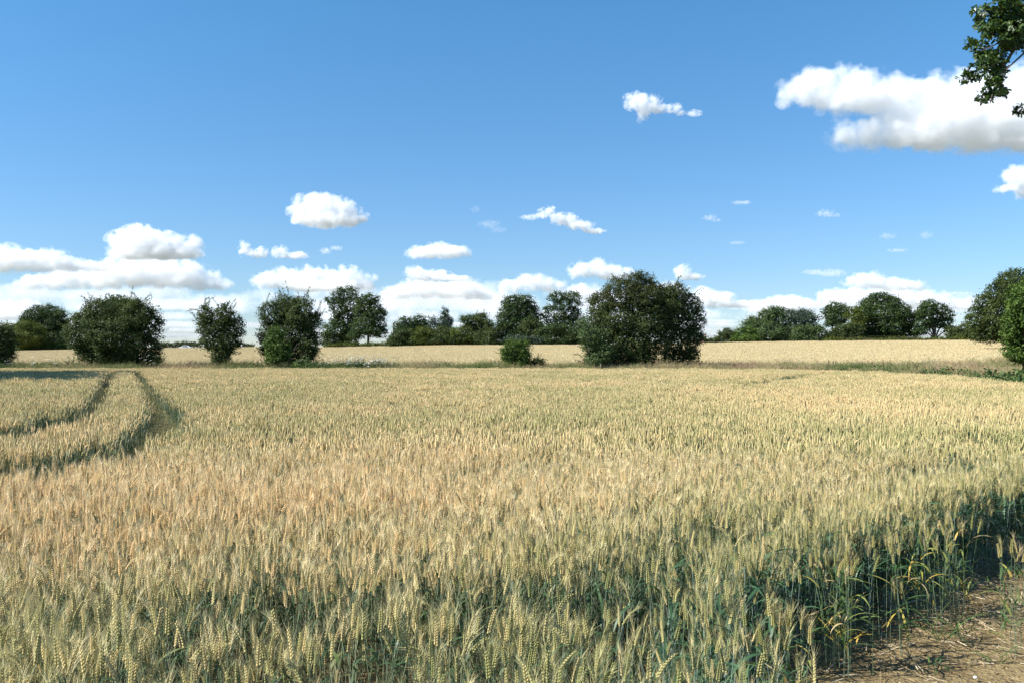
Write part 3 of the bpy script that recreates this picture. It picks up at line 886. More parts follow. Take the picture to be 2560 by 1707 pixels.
if 'trees' not in SKIP:
    GH = 'overgrown bushes left standing along the old hedge line'
    GT = 'trees beyond the far field'
    # --- bushes of the hedge line
    tree('hawthorn_bush', 'dark bush cut off by the left edge of the picture, beside white flowers', 'bush', 75, 5,
         [(10,850,28,44),(-25,845,35,42),(8,885,26,24),(-20,890,40,22)], HAW, .135, .42, .9, .07, 5, GH, nsh=10, sh_len=.7)
    tree('hawthorn_bush', 'broadest left hand bush, nearly black, with an oak rising behind it', 'bush', 77, 275,
         [(208,808,32,38),(198,835,34,40),(255,790,42,45),(250,825,42,40,OAK),(310,795,42,48),(352,790,36,42),(375,820,34,46),(300,840,70,48),(225,868,36,34),(355,868,46,36),(270,888,52,24),(330,890,40,22),(386,893,22,22),(213,878,22,22)],
         HAW, .135, .45, .95, .09, 6, GH, skirt=26, nsh=150, sh_len=1.25)
    tree('hawthorn_bush', 'narrowest bush of the row, upright with two peaks and a tapering foot', 'bush', 76, 553,
         [(512,790,19,26),(504,812,18,20),(566,785,22,27),(588,820,20,26),(540,815,34,34),(530,850,32,32),(566,850,32,30),(550,880,30,24),(553,898,24,14)],
         HAW, .13, .36, .9, .07, 5, GH, nsh=85, sh_len=1.25)
    tree('hawthorn_bush', 'rounded bristly bush with white flowers at its right foot', 'bush', 77, 725,
         [(680,790,32,38),(715,770,34,34),(755,782,36,38),(778,815,26,40),(675,835,30,42),(730,825,52,45),(765,855,34,38),(690,872,36,34),(740,885,46,26)],
         HAW, .13, .40, .95, .08, 6, GH, skirt=22, nsh=150, sh_len=1.3)
    tree('elder_shrub', 'bright green leafy shrub growing in front of the rounded bristly bush', 'shrub', 73.6, 692,
         [(690,838,18,20),(684,862,22,22),(704,878,24,22),(690,896,24,16)], LIM, .15, .36, .95, .04, 4, nsh=4, sh_len=.5)
    tree('hawthorn_bush', 'small low bright green bush standing alone left of the largest bush', 'bush', 74, 1288,
         [(1274,868,22,18),(1305,866,21,17),(1290,884,36,24),(1272,890,20,18),(1310,892,16,18),(1288,904,26,14),(1332,904,15,9,HAW),(1348,908,11,7,HAW)], LIM, .125, .33, .95, .05, 5, GH, nsh=34, sh_len=.75)
    tree('hawthorn_bush', 'largest bush, tall, loose and browning at the top, right of centre', 'bush', 76, 1575,
         [(1555,735,48,42,BRN),(1602,712,36,34,BRN),(1600,755,50,44,BRN),(1505,765,36,34,BRN),(1648,752,40,44,BRN),(1500,800,32,36),(1545,800,52,46),(1615,808,52,46),(1478,835,26,34),(1520,850,42,40),(1580,855,46,38),(1640,850,34,38),(1672,748,32,38),(1668,790,36,44),(1500,888,34,24),(1550,890,34,24),(1600,892,30,20)],
         HAW, .13, .40, .85, .10, 8, GH, nsh=150, sh_len=1.15, inner=.36, skirt=46)
    tree('hawthorn_bush', 'loose twiggy bush growing against the right side of the largest bush', 'bush', 77.5, 1705,
         [(1690,745,30,36,BRN),(1722,765,30,36,BRN),(1742,800,22,36),(1705,800,38,40),(1672,820,28,40),(1735,842,24,26),(1700,855,40,34),(1690,888,34,22),(1722,886,24,16)],
         HAW, .13, .38, .72, .07, 5, GH, nsh=100, sh_len=1.15, inner=.26, skirt=30)
    tree('hazel_shrub', 'paler green hazel growth low on the left side of the largest bush', 'shrub', 74.3, 1478,
         [(1460,815,18,24),(1470,842,24,24),(1500,838,22,20),(1482,868,26,22),(1515,880,24,22),(1492,894,24,16)], WIL, .15, .36, .6, .04, 4, nsh=14, sh_len=.6, inner=.2)
    tree('hazel_tree', 'bright yellow green hedge tree cut off by the right edge of the picture', 'tree', 60, 2590,
         [(2550,752,34,40),(2600,740,50,50),(2542,795,34,40),(2590,805,60,60),(2538,838,28,34),(2585,865,55,45),(2550,880,32,28),(2640,790,60,90)], LIM, .17, .40, .95, .12, 4, nsh=14, sh_len=.7)
    # --- trees off the left edge whose shade lies across the near field
    for bx, by, lb in ((-35.2, 38.2, 'nearest of three trees outside the left edge shading the near field'), (-37.6, 45.5, 'middle of three trees outside the left edge shading the near field'), (-39.8, 53, 'farthest of three trees outside the left edge shading the near field')):
        D = by
        px = CX + bx / D * FP; s = FP / D
        tree('ash_tree', lb, 'tree', D, px, [(px - 1.6 * s, HZ - 7.0 * s, 3.2 * s, 3.0 * s), (px + 1.4 * s, HZ - 7.4 * s, 3.0 * s, 3.0 * s), (px, HZ - 9.6 * s, 3 * s, 2.4 * s), (px, HZ - 4.2 * s, 3.6 * s, 2.6 * s)], OAK, .3, .7, .9, .28, depth=1.25, skirt=1.2 * s)
    # --- oak right behind the broad bush
    tree('oak_tree', 'oak with rounded green top rising behind the broad dark bush at left', 'tree', 92, 285,
         [(258,778,30,30),(285,765,34,27),(318,772,30,24),(270,805,45,40),(320,800,40,36)], OAK, .24, .62, .95, .35)
    # --- far trees, left to right
    L_ = .40; T_ = 1.05
    def far(name, label, cat, px, D, table, mat, **k):
        k.setdefault('r0', .36)
        k.setdefault('skirt', 15)
        return tree(name, label, cat, D, px, table, mat, k.pop('leaf', L_), k.pop('tuft', T_), k.pop('cover', .95), group=GT, **k)
    far('oak_tree', 'big dark dome shaped tree at the far left behind a yellow green tree', 'tree', 112, 309,
        [(90,792,30,24),(118,785,30,20),(148,800,24,26),(75,812,24,22),(110,820,45,32),(150,835,22,28),(65,840,25,30),(115,850,55,22)], OAK)
    far('field_maple', 'yellow green rounded tree in front of the big dark tree at far left', 'tree', 80, 300,
        [(68,822,22,17),(92,828,22,18),(78,845,34,20),(58,850,20,18),(85,862,34,12)], YEL, leaf=.36)
    far('oak_tree', 'low olive tree between the left edge bush and the yellow green tree', 'tree', 32, 312,
        [(25,825,20,16),(40,840,22,20),(20,850,26,22),(5,840,26,20)], YEL, leaf=.38)
    tL = far('oak_tree', 'tall oak with a leaning open crown, left one of the pair of oaks', 'tree', 872, 252,
        [(868,735,24,18),(848,742,16,14),(826,752,14,10),(880,762,26,20),(850,772,22,18),(884,790,22,22),(860,800,24,18),(838,800,16,12),(842,822,26,20),(822,830,20,16),(868,830,20,18),(836,850,32,14),(875,848,20,12)], OAK, cover=.8, inner=.22, tuft=.85)
    tR = far('oak_tree', 'tall oak with a bare trunk foot, right one of the pair of oaks', 'tree', 920, 248,
        [(930,750,18,14),(912,752,18,14),(922,772,30,18),(902,780,16,16),(938,786,24,15),(952,778,12,10),(918,804,28,18),(945,808,20,14),(900,818,22,14),(930,828,28,14),(955,832,15,11),(890,836,20,10)], OAK, skirt=0, cover=.8, inner=.22, tuft=.85)
    far('sycamore', 'rounded dark tree at the left end of the shrub belt behind it', 'tree', 1012, 240,
        [(1012,812,20,16),(998,822,14,14),(1024,826,18,16),(1012,836,26,16)], OAK)
    far('sycamore', 'rounded tree just right of the rounded dark one behind the shrub belt', 'tree', 1046, 243,
        [(1048,806,18,15),(1034,815,14,13),(1060,820,15,14),(1046,832,24,18)], OAK)
    far('birch_tree', 'thin grey green feathery tree left of the pointed one', 'tree', 1082, 240,
        [(1078,805,9,15),(1088,802,10,13),(1082,822,15,18)], GRY, leaf=.3, tuft=.7, cover=.6, inner=.1)
    far('poplar_tree', 'pointed narrow grey green tree rising above the shrub belt', 'tree', 1113, 242,
        [(1112,779,7,11),(1111,792,11,13),(1115,806,15,14),(1111,820,16,14)], GRY, leaf=.32, tuft=.7, inner=.3)
    far('sycamore', 'spreading tree with ragged top at the right end of the shrub belt', 'tree', 1192, 238,
        [(1172,800,20,12),(1200,796,18,12),(1190,815,28,18),(1212,825,20,18),(1175,828,22,18),(1198,845,34,16),(1226,842,14,16)], HAW, nsh=14, sh_len=2.2, leaf=.36)
    for i, (lb, tb, m) in enumerate((
        ('low rounded shrub at the left end of the belt beside the telegraph pole', [(985,850,13,11),(1000,842,16,13),(992,858,22,8)], HAW),
        ('clipped looking shrub of the belt under the two rounded trees', [(1022,838,22,14),(1008,852,22,12),(1030,855,22,10)], HAW),
        ('broad shrub of the belt under the feathery tree', [(1060,834,24,14),(1050,848,24,14),(1075,852,22,12)], YEL),
        ('broad shrub of the belt under the pointed tree', [(1108,832,26,13),(1095,848,24,13),(1125,850,22,12)], HAW),
        ('shrub of the belt left of the spreading ragged tree', [(1145,834,20,12),(1155,848,24,13),(1140,853,18,10)], YEL))):
        far('shrub', lb, 'shrub', [985, 1022, 1062, 1110, 1150][i], 231, tb, m, r0=.08, stems=4, leaf=.34, tuft=.8)
    far('oak_tree', 'massive oak right of the shrub belt, above the small green bush', 'tree', 1295, 240,
        [(1278,755,20,14),(1305,752,22,14),(1325,770,20,16),(1275,778,26,18),(1308,785,32,22),(1338,790,16,14),(1268,805,26,20),(1300,812,36,22),(1262,830,22,20),(1295,840,40,18)], OAK, tuft=.95)
    far('oak_tree', 'open crowned oak with sky showing through, left of the largest bush', 'tree', 1410, 243,
        [(1392,744,20,12),(1425,742,24,12),(1440,760,16,16),(1405,765,22,12),(1375,772,16,10),(1430,786,24,13),(1395,792,18,10),(1366,790,12,9),(1420,806,24,12),(1445,806,16,14),(1380,806,16,9)], OAK, cover=.75, inner=.15, tuft=.85)
    far('sycamore', 'lower paler tree in front of the massive oak', 'tree', 1332, 228,
        [(1325,805,18,13),(1345,815,16,13),(1325,828,26,16),(1345,842,22,12)], HAW, leaf=.36)
    for i, (px, lb, tb, m) in enumerate((
        (1228, 'small dark tree filling the gap left of the massive oak', [(1222,818,12,20),(1236,835,16,18),(1222,848,18,10)], HAW),
        (1375, 'dense dark shrub mass under the open crowned oak', [(1372,828,20,13),(1395,822,20,12),(1385,845,28,12)], OAK),
        (1425, 'dense dark shrub mass touching the left side of the largest bush', [(1420,826,20,12),(1445,830,20,13),(1430,848,30,11)], OAK),
        (1290, 'grey green low shrubs at the foot of the massive oak', [(1275,848,18,9),(1310,850,20,9),(1340,850,16,8)], GRY))):
        far('shrub', lb, 'shrub', px, 226, tb, m, r0=.1, stems=4, leaf=.36, tuft=.85)
    # right hand clump
    far('shrub', 'low round shrub at the left end of the right hand clump', 'shrub', 1815, 226, [(1812,836,16,13),(1830,838,18,13),(1800,845,12,7)], HAW, r0=.08, stems=4, leaf=.36, tuft=.8)
    far('shrub', 'bright green shrub between the low round shrub and the willow', 'shrub', 1862, 225, [(1850,836,18,14),(1872,832,20,15),(1862,845,30,8)], LIM, r0=.08, stems=4, leaf=.36, tuft=.8)
    far('willow_tree', 'pale small topped willow at the left of the willow clump', 'tree', 1880, 232, [(1880,802,16,11),(1875,818,20,16),(1890,830,18,14)], WIL, leaf=.36)
    far('willow_tree', 'largest pale green willow with a domed top in the right hand clump', 'tree', 1932, 229,
        [(1925,785,20,14),(1945,782,20,13),(1912,802,24,18),(1945,808,28,20),(1925,828,34,20),(1960,830,20,18)], WIL, leaf=.38)
    far('willow_tree', 'blue green willow with rounded top right of the largest willow', 'tree', 2010, 233,
        [(1985,785,18,11),(2015,788,20,12),(2030,800,16,14),(1995,805,26,16),(2020,820,24,16)], GRY, leaf=.38)
    far('shrub', 'light green shrubs below the blue green willow', 'shrub', 2020, 224, [(2000,828,20,13),(2030,826,18,13),(2052,832,16,14),(2010,842,30,9)], WIL, r0=.08, stems=4, leaf=.36, tuft=.8)
    far('oak_tree', 'small topped dark oak standing left of the domed oak at right', 'tree', 2092, 236,
        [(2092,768,20,13),(2078,780,18,12),(2108,782,16,14),(2090,796,26,14),(2075,808,14,9)], OAK, cover=.85, tuft=.85)
    far('shrub', 'dark rounded shrub under the small topped oak', 'shrub', 2108, 225, [(2105,824,24,13),(2130,822,20,13),(2110,840,32,11),(2080,838,18,10)], HAW, r0=.08, stems=4, leaf=.36, tuft=.8)
    far('field_maple', 'yellowish tree squeezed between the two oaks of the right hand clump', 'tree', 2138, 231, [(2138,782,16,12),(2145,800,18,18),(2135,818,18,14)], YEL)
    far('oak_tree', 'biggest dome shaped oak in the middle of the right hand clump', 'tree', 2205, 234,
        [(2205,748,24,15),(2180,762,24,16),(2235,760,24,16),(2160,785,26,20),(2210,785,40,22),(2250,785,24,20),(2175,812,34,20),(2225,815,40,22),(2165,836,30,14),(2215,840,50,12),(2270,800,18,24),(2275,830,24,18)], OAK, tuft=1.0)
    far('oak_tree', 'dark oak with sky glimmering under its crown at the right of the clump', 'tree', 2338, 230,
        [(2328,764,20,13),(2350,772,20,14),(2308,778,20,16),(2372,788,14,14),(2330,790,34,16),(2368,806,18,12),(2306,802,20,16),(2345,812,26,10),(2375,824,14,10),(2300,826,16,12)], OAK, skirt=9, cover=.85, inner=.18, tuft=.85)
    far('shrub', 'low dark hedge shrub between the dark oak and the tall mass at the right edge', 'shrub', 2408, 226, [(2390,830,20,14),(2415,824,20,13),(2436,832,16,14),(2410,840,34,8)], HAW, r0=.08, stems=4, leaf=.36, tuft=.8)
    tree('ash_tree', 'tallest dark tree mass behind the bright hedge tree at the right edge', 'tree', 150, 2540,
         [(2540,705,40,32),(2500,735,36,34),(2470,765,30,32),(2455,800,30,34),(2500,790,50,50),(2560,760,55,60),(2480,830,44,26),(2545,825,55,40),(2600,720,60,60),(2640,800,70,60)], HAW, .30, .8, .95, .4)
    # --- hedges on the skyline
    def hedge(label, x0, x1, top, bot, D, mat, seed):
        rng = np.random.default_rng(seed)
        n = max(3, int((x1 - x0) / 9))
        tb = []
        for i in range(n):
            f = (i + .5) / n
            tp = np.interp(f, np.linspace(0, 1, len(top)), top) + rng.uniform(-.8, .8)
            tb.append((x0 + (x1 - x0) * f, (tp + bot) / 2, 9, (bot - tp) / 2 + 1, mat))
        return tree('hedge', label, 'hedge', D, (x0 + x1) / 2, tb, mat, .34, .75, .9, trunk=True, stems=3, r0=.05, spread=.2, depth=.6, seed=seed, inner=.3)
    hedge('field hedge on the left skyline in front of the big dark tree', 95, 195, (863, 862, 861, 861), 873, 303, LIM, 1)
    hedge('hedge on the skyline behind the white car', 392, 500, (858, 856, 855, 856), 869, 306, HAW, 2)
    hedge('short hedge on the skyline right of the narrowest bush, sloping down', 585, 632, (857, 856, 859, 864), 868, 286, HAW, 3)
    hedge('low ragged hedge along the foot of the pair of oaks', 815, 985, (860, 859, 858, 857), 867, 243, YEL, 4)
    hedge('low thin hedge on the skyline right of the largest bush', 1758, 1802, (846, 846, 845), 855, 226, HAW, 5)
    hedge('low growth along the foot of the right hand clump', 2060, 2420, (846, 846, 845, 845), 852, 222, YEL, 6)
# ---------------------------------------------------------------- rough strip between the fields
M_grass = plant_mat('rough_grass', [(0.0, (.05, .09, .025)), (.3, (.13, .18, .05)), (.55, (.36, .32, .15)), (.82, (.48, .35, .21)), (1.0, (.28, .155, .10))], 1.0, .35, .25, .3, .6, .2)
M_white = plain('white_petals', (.80, .80, .72), .7)
M_dock = plant_mat('dock_seeds', [(0.0, (.045, .05, .022)), (.6, (.085, .058, .034)), (1.0, (.15, .085, .05))], 0, .8, .3, .1, .8, .1, bias=.55)
M_post = plain('weathered_post', (.12, .10, .08), .9, bump=.5, bscale=14, var=.35)
M_wire = plain('wire', (.22, .21, .20), .5, .8)

def grass_tuft(seed, n, h0, h1, spread, w, seeds=False):
    rng = np.random.default_rng(seed); mb = MB()
    for i in range(n):
        b = np.array([*rng.normal(0, spread, 2), 0]); a = rng.uniform(0, 6.283); o = np.array([math.cos(a), math.sin(a), 0]); s = np.array([-o[1], o[0], 0])
        h = rng.uniform(h0, h1); lean = h * rng.uniform(.05, .6); V = []
        for k in range(4):
            f = k / 3; p = b + o * lean * f * f + np.array([0, 0, h * f * (1 - .18 * f)]); ww = w * (1 - f * .95)
            V += [p - s * ww, p + s * ww]
        pv = rng.uniform(0, 1)
        mb.add(V, [[0, 1, 3, 2], [2, 3, 5, 4], [4, 5, 7, 6]], 0, pv)
        if seeds and rng.random() < .5:
            c = b + o * lean + np.array([0, 0, h * .85])
            for k in range(7):
                q = c + rng.normal(0, .03, 3) + np.array([0, 0, k * .02]); mb.add([q - s * w * .8, q + s * w * .8, q + np.array([0, 0, .05])], [[0, 1, 2]], 0, min(1, pv * .5 + .6))
    return mb.build('grass_tuft.%03d' % seed, [M_grass], link=False)

def umbel_plant(seed, h0=.8, h1=1.35, n=4, spread=.16):
    rng = np.random.default_rng(seed); mb = MB()
    for i in range(n):
        b = np.array([*rng.normal(0, spread * .5, 2), 0]); t = b + np.array([*rng.normal(0, spread, 2), rng.uniform(h0, h1)])
        mb.tube([b, (b + t) / 2 + rng.normal(0, .02, 3), t], [.008, .006, .004], 3, 0, .3, cap=False)
        rr = rng.uniform(.06, .11); tl = rng.normal(0, .25, 2)
        for k in range(16):
            a = rng.uniform(0, 6.283); r = rr * math.sqrt(rng.random()); q = t + np.array([r * math.cos(a), r * math.sin(a), .02 + r * (tl[0] * math.cos(a) + tl[1] * math.sin(a)) - r * r * 2])
            e = .024 * rng.uniform(.7, 1.2)
            mb.add([q + np.array([e, 0, 0]), q + np.array([0, e, .004]), q - np.array([e, 0, 0]), q - np.array([0, e, -.004])], [[0, 1, 2, 3]], 1, .5)
        for k in range(7):
            c = b + (t - b) * rng.uniform(.1, .75); a = rng.uniform(0, 6.283); o = np.array([math.cos(a), math.sin(a), .25]); s = np.array([-o[1], o[0], 0]); l = rng.uniform(.08, .18)
            mb.add([c, c + o * l * .5 + s * l * .28, c + o * l, c + o * l * .5 - s * l * .28], [[0, 1, 2, 3]], 0, rng.uniform(0, .4))
    return mb.build('umbel_plant.%03d' % seed, [M_grass, M_white], link=False)

if 'verge' not in SKIP:
    rng = np.random.default_rng(77)
    KG = [grass_tuft(i, 26, .35, .8, .10, .010, True) for i in range(5)] + [grass_tuft(10 + i, 22, .2, .5, .12, .013) for i in range(4)] + [grass_tuft(20 + i, 20, .5, 1.05, .12, .009, True) for i in range(3)]
    # points of the strip and of the wide verge on the right
    n = 60000
    y = rng.uniform(9, 200, n); x = rng.uniform(-.66, .70, n) * y
    re = right_edge(np.minimum(y, 71.4))
    start = np.interp(x / y, [-1, .40, .46, .50, .54, .57, .62], [84, 84, 88, 92, 104, 130, 160])
    ok = ((y > 71.6) | (x > re + .25)) & (y < start + .6) & (x > -60) & (x < 60) & ~((y < 14) & (x < 9.5))
    ok &= (rng.random(n) < np.where(y > 62, 1, np.where(y > 30, .75, 1)))
    y2 = rng.uniform(71.4, 84.5, 26000); x2 = rng.uniform(-.64, .52, 26000) * y2
    P = np.concatenate([np.c_[x, y][ok], np.c_[x2, y2][(y2 < 84.6)]])
    P = P[(P[:, 0] > right_edge(np.minimum(P[:, 1], 71.4)) + .2) | (P[:, 1] > 71.6)]
    n = len(P); px = CX + FP * P[:, 0] / P[:, 1]
    ti = .38 + .6 * noise2(P, .16, 4.0) + .25 * noise2(P, .6, 8.0) + rng.normal(0, .08, n)
    ti += .38 * np.exp(-((px - 1860) / 55) ** 2) * (P[:, 1] > 70) + .22 * np.exp(-((px - 2330) / 120) ** 2) * (P[:, 1] > 45) - .35 * np.exp(-((px - 870) / 120) ** 2) - .3 * np.exp(-((px - 2480) / 90) ** 2) * (P[:, 1] < 45) + .12 * (px > 1050) * (px < 1800)
    idx = np.where(P[:, 1] > 70, rng.choice([0, 1, 2, 3, 4, 9, 10, 11, 5, 6], n), rng.choice([0, 1, 2, 5, 6, 7, 8], n))
    sc = rng.uniform(.85, 1.25, n) * np.where(P[:, 1] < 40, .8, 1.12) * (1 + .35 * noise2(P, .35, 2.0))
    scatter('verge_grass', KG, np.c_[P, terrain(P[:, 0], P[:, 1])], np.c_[rng.normal(0, .08, n), rng.normal(0, .08, n), rng.uniform(0, 6.283, n)], sc, idx, np.clip(ti, 0, 1.05),
            'rough green and reddish grass on the strip between the two fields')
    # broad leaved weeds
    def weed(seed):
        rg_ = np.random.default_rng(seed); mb = MB()
        n_ = 60
        C = rg_.normal(0, 1, (n_, 3)) * np.array([.16, .16, .18]) + np.array([0, 0, .38])
        leaves(mb, C, np.full(n_, .15), C * np.array([1, 1, .3]), 0, rg_.uniform(0, .5, n_), rg_)
        return mb.build('weed.%03d' % seed, [M_grass], link=False)
    KW = [weed(i) for i in range(4)]
    W = []
    for (p0, p1, d0, d1, k) in ((740, 1000, 73, 76, 160), (1390, 1480, 74, 77, 70), (1060, 1130, 72.5, 74, 40), (2060, 2320, 66, 74, 40), (2400, 2570, 29, 46, 210), (600, 720, 72.5, 74, 60), (1560, 1700, 73, 75, 60), (2300, 2480, 52, 58, 70), (1330, 1368, 74, 76, 50)):
        d = rng.uniform(d0, d1, k); p = rng.uniform(p0, p1, k); W.append(np.c_[(p - CX) / FP * d, d])
    W = np.concatenate(W); W = W[(W[:, 0] > right_edge(np.minimum(W[:, 1], 71.4)) + .2) | (W[:, 1] > 71.6)]
    n = len(W)
    scatter('verge_weeds', KW, np.c_[W, terrain(W[:, 0], W[:, 1])], np.c_[np.zeros(n), np.zeros(n), rng.uniform(0, 6.283, n)], rng.uniform(.8, 1.5, n), rng.integers(0, 4, n), rng.uniform(-.05, .28, n), 'leafy dark green weeds along the edge of the rough strip')
    KU = [umbel_plant(i) for i in range(6)]
    U = []
    for (p0, p1, d0, d1, k) in ((795, 960, 72.4, 75, 70), (880, 985, 72.4, 74, 40), (960, 1010, 73.5, 75, 5), (0, 40, 73, 75, 12), (40, 175, 73, 76, 12), (375, 405, 73, 74.5, 5), (745, 800, 72.6, 73.6, 5), (2270, 2330, 62, 66, 3)):
        d = rng.uniform(d0, d1, k); p = rng.uniform(p0, p1, k); U.append(np.c_[(p - CX) / FP * d, d])
    U = np.concatenate(U); n = len(U)
    scatter('white_umbel_flowers', KU, np.c_[U, terrain(U[:, 0], U[:, 1])], np.c_[rng.normal(0, .1, n), rng.normal(0, .1, n), rng.uniform(0, 6.283, n)], rng.uniform(1.05, 1.45, n), rng.integers(0, 6, n), rng.uniform(.1, .35, n), 'white flat headed wild flowers in the strip right of the rounded bush')
    # a flowering elder at the foot of the rounded bush
    ex, ey = wx(758, 72.9), 72.9
    er = empty('flowering_elder', (ex, ey, 0)); tag(er, 'low shrub covered in flat white flower heads at the foot of the rounded bush', 'shrub')
    mb = MB(); rg_ = np.random.default_rng(3)
    crown(mb, [(-.3, 0, .85, .5, .5, .6, LIM), (.3, 0, .95, .55, .5, .65, LIM), (0, -.1, .6, .8, .6, .5, HAW)], .15, .3, .8, rg_, .3)
    mb.v = [np.c_[v[:, :2], np.maximum(v[:, 2], .03)] for v in mb.v]
    mb.build('foliage', LM, er)
    mb = MB()
    for i in range(52):
        a = rg_.uniform(0, 6.283); e_ = rg_.uniform(-.2, 1.3); c = np.array([.85 * math.cos(a) * math.cos(e_), .6 * math.sin(a) * math.cos(e_), .85 + .72 * math.sin(e_)])
        mb = MB()
        for k in range(12):
            q = c + rg_.normal(0, .035, 3) * np.array([1, 1, .35]); e = .016
            mb.add([q + [e, 0, 0], q + [0, e, .01], q - [e, 0, 0], q - [0, e, -.01]], [[0, 1, 2, 3]], 0, .5)
        mb.build('flower_head', M_white, er)
    mb = MB()
    for i in range(5): mb.tube([(rg_.normal(0, .1), rg_.normal(0, .1), 0), (rg_.normal(0, .15), 0, .4), (rg_.normal(0, .3), rg_.normal(0, .2), .9)], [.03, .02, .008], 5)
    mb.build('stems', M_bark, er)
    # dock stalks
    def dock(seed):
        rg_ = np.random.default_rng(seed); mb = MB(); h = rg_.uniform(.95, 1.25)
        mb.tube([(0, 0, 0), (rg_.normal(0, .02), 0, h * .5), (rg_.normal(0, .05), rg_.normal(0, .04), h)], [.012, .009, .004], 4, 0, .6)
        k = 150; f = rg_.uniform(.38, 1, k); C = np.c_[rg_.normal(0, 1, (k, 2)) * (.045 * (1.15 - f))[:, None] * 1.6, f * h]
        leaves(mb, C, np.full(k, .045), np.c_[C[:, :2] * 8, np.zeros(k)], 0, rg_.uniform(.2, 1, k), rg_)
        C = rg_.normal(0, .10, (9, 3)) * np.array([1, 1, .4]) + np.array([0, 0, .22])
        leaves(mb, C, np.full(9, .2), C, 0, rg_.uniform(0, .3, 9), rg_)
        return mb.mesh('dock_stalk', [M_dock])
    DM = [dock(900 + i) for i in range(6)]
    def put_dock(p, d, s, label, group):
        x_ = wx(p, d); o = bpy.data.objects.new('dock_stalk', DM[int(p) % 6]); COL.objects.link(o)
        o.location = (x_, d, tz(x_, d) - .02); o.scale = (s, s, s); o.rotation_euler = (0, 0, p)
        tag(o, label, 'weed', group)
    rd = random.Random(4)
    for p in (1386, 1401, 1412, 1434, 1450, 1467, 1330, 1344):
        put_dock(p, rd.uniform(74, 76), rd.uniform(.9, 1.15), 'dark dock stalk between the small green bush and the largest bush', 'dock stalks left of the largest bush')
    for p in (1731, 1738, 1753, 1760, 1786, 1797, 1812):
        put_dock(p, rd.uniform(75, 77.5), rd.uniform(.9, 1.2), 'dark dock stalk on reddish grass at the right foot of the largest bush', 'dock stalks right of the largest bush')
    for i in range(46):
        p = rd.choice((rd.uniform(2062, 2120), rd.uniform(2150, 2240), rd.uniform(2150, 2235), rd.uniform(2250, 2300)))
        put_dock(p, rd.uniform(72, 78), rd.uniform(.85, 1.25), 'brown dock stalk standing in the strip below the biggest dome shaped oak', 'dock stalks below the right hand oaks')

    # ---- wire fence in front of the largest bush
    fx = [wx(1502, 72.6), wx(1594, 72.6)]
    fr = empty('wire_fence', (fx[0], 72.6, 0)); tag(fr, 'two short weathered posts strung with wire in front of the largest bush', 'fence')
    for x_ in fx:
        mb = MB(); c = x_ - fx[0]
        mb.box((c, 0, .57), (.095, .09, 1.14)); mb.box((c, 0, 1.155), (.075, .07, .03))
        mb.build('post', M_post, fr)
    for z_ in (.88, 1.04):
        mb = MB(); mb.tube([(-1.5, .07, z_ - .04), (0, .07, z_), (1.5, .07, z_ - .03), (fx[1] - fx[0], .07, z_), (fx[1] - fx[0] + 3.2, .07, z_ - .06)], .008, 4); mb.build('wire', M_wire, fr)
    mb = MB(); mb.tube([(-.35, 0, -.05), (.02, 0, .72), (.2, 0, 1.15)], [.05, .045, .035], 6)
    o = mb.build('leaning_stake', M_post); o.location = (wx(1638, 72.8), 72.8, 0); tag(o, 'thin stake leaning to the right beside the right foot of the largest bush', 'stake')
    mb = MB(); mb.tube([(0, 0, -.05), (.01, 0, .6), (.03, 0, 1.05)], [.07, .065, .06], 7)
    o = mb.build('post', plain('pale_post', (.30, .27, .23), .9, var=.2)); o.location = (wx(1875, 75), 75, tz(wx(1875, 75), 75)); tag(o, 'single pale post standing in reddish grass right of the largest bush', 'post')

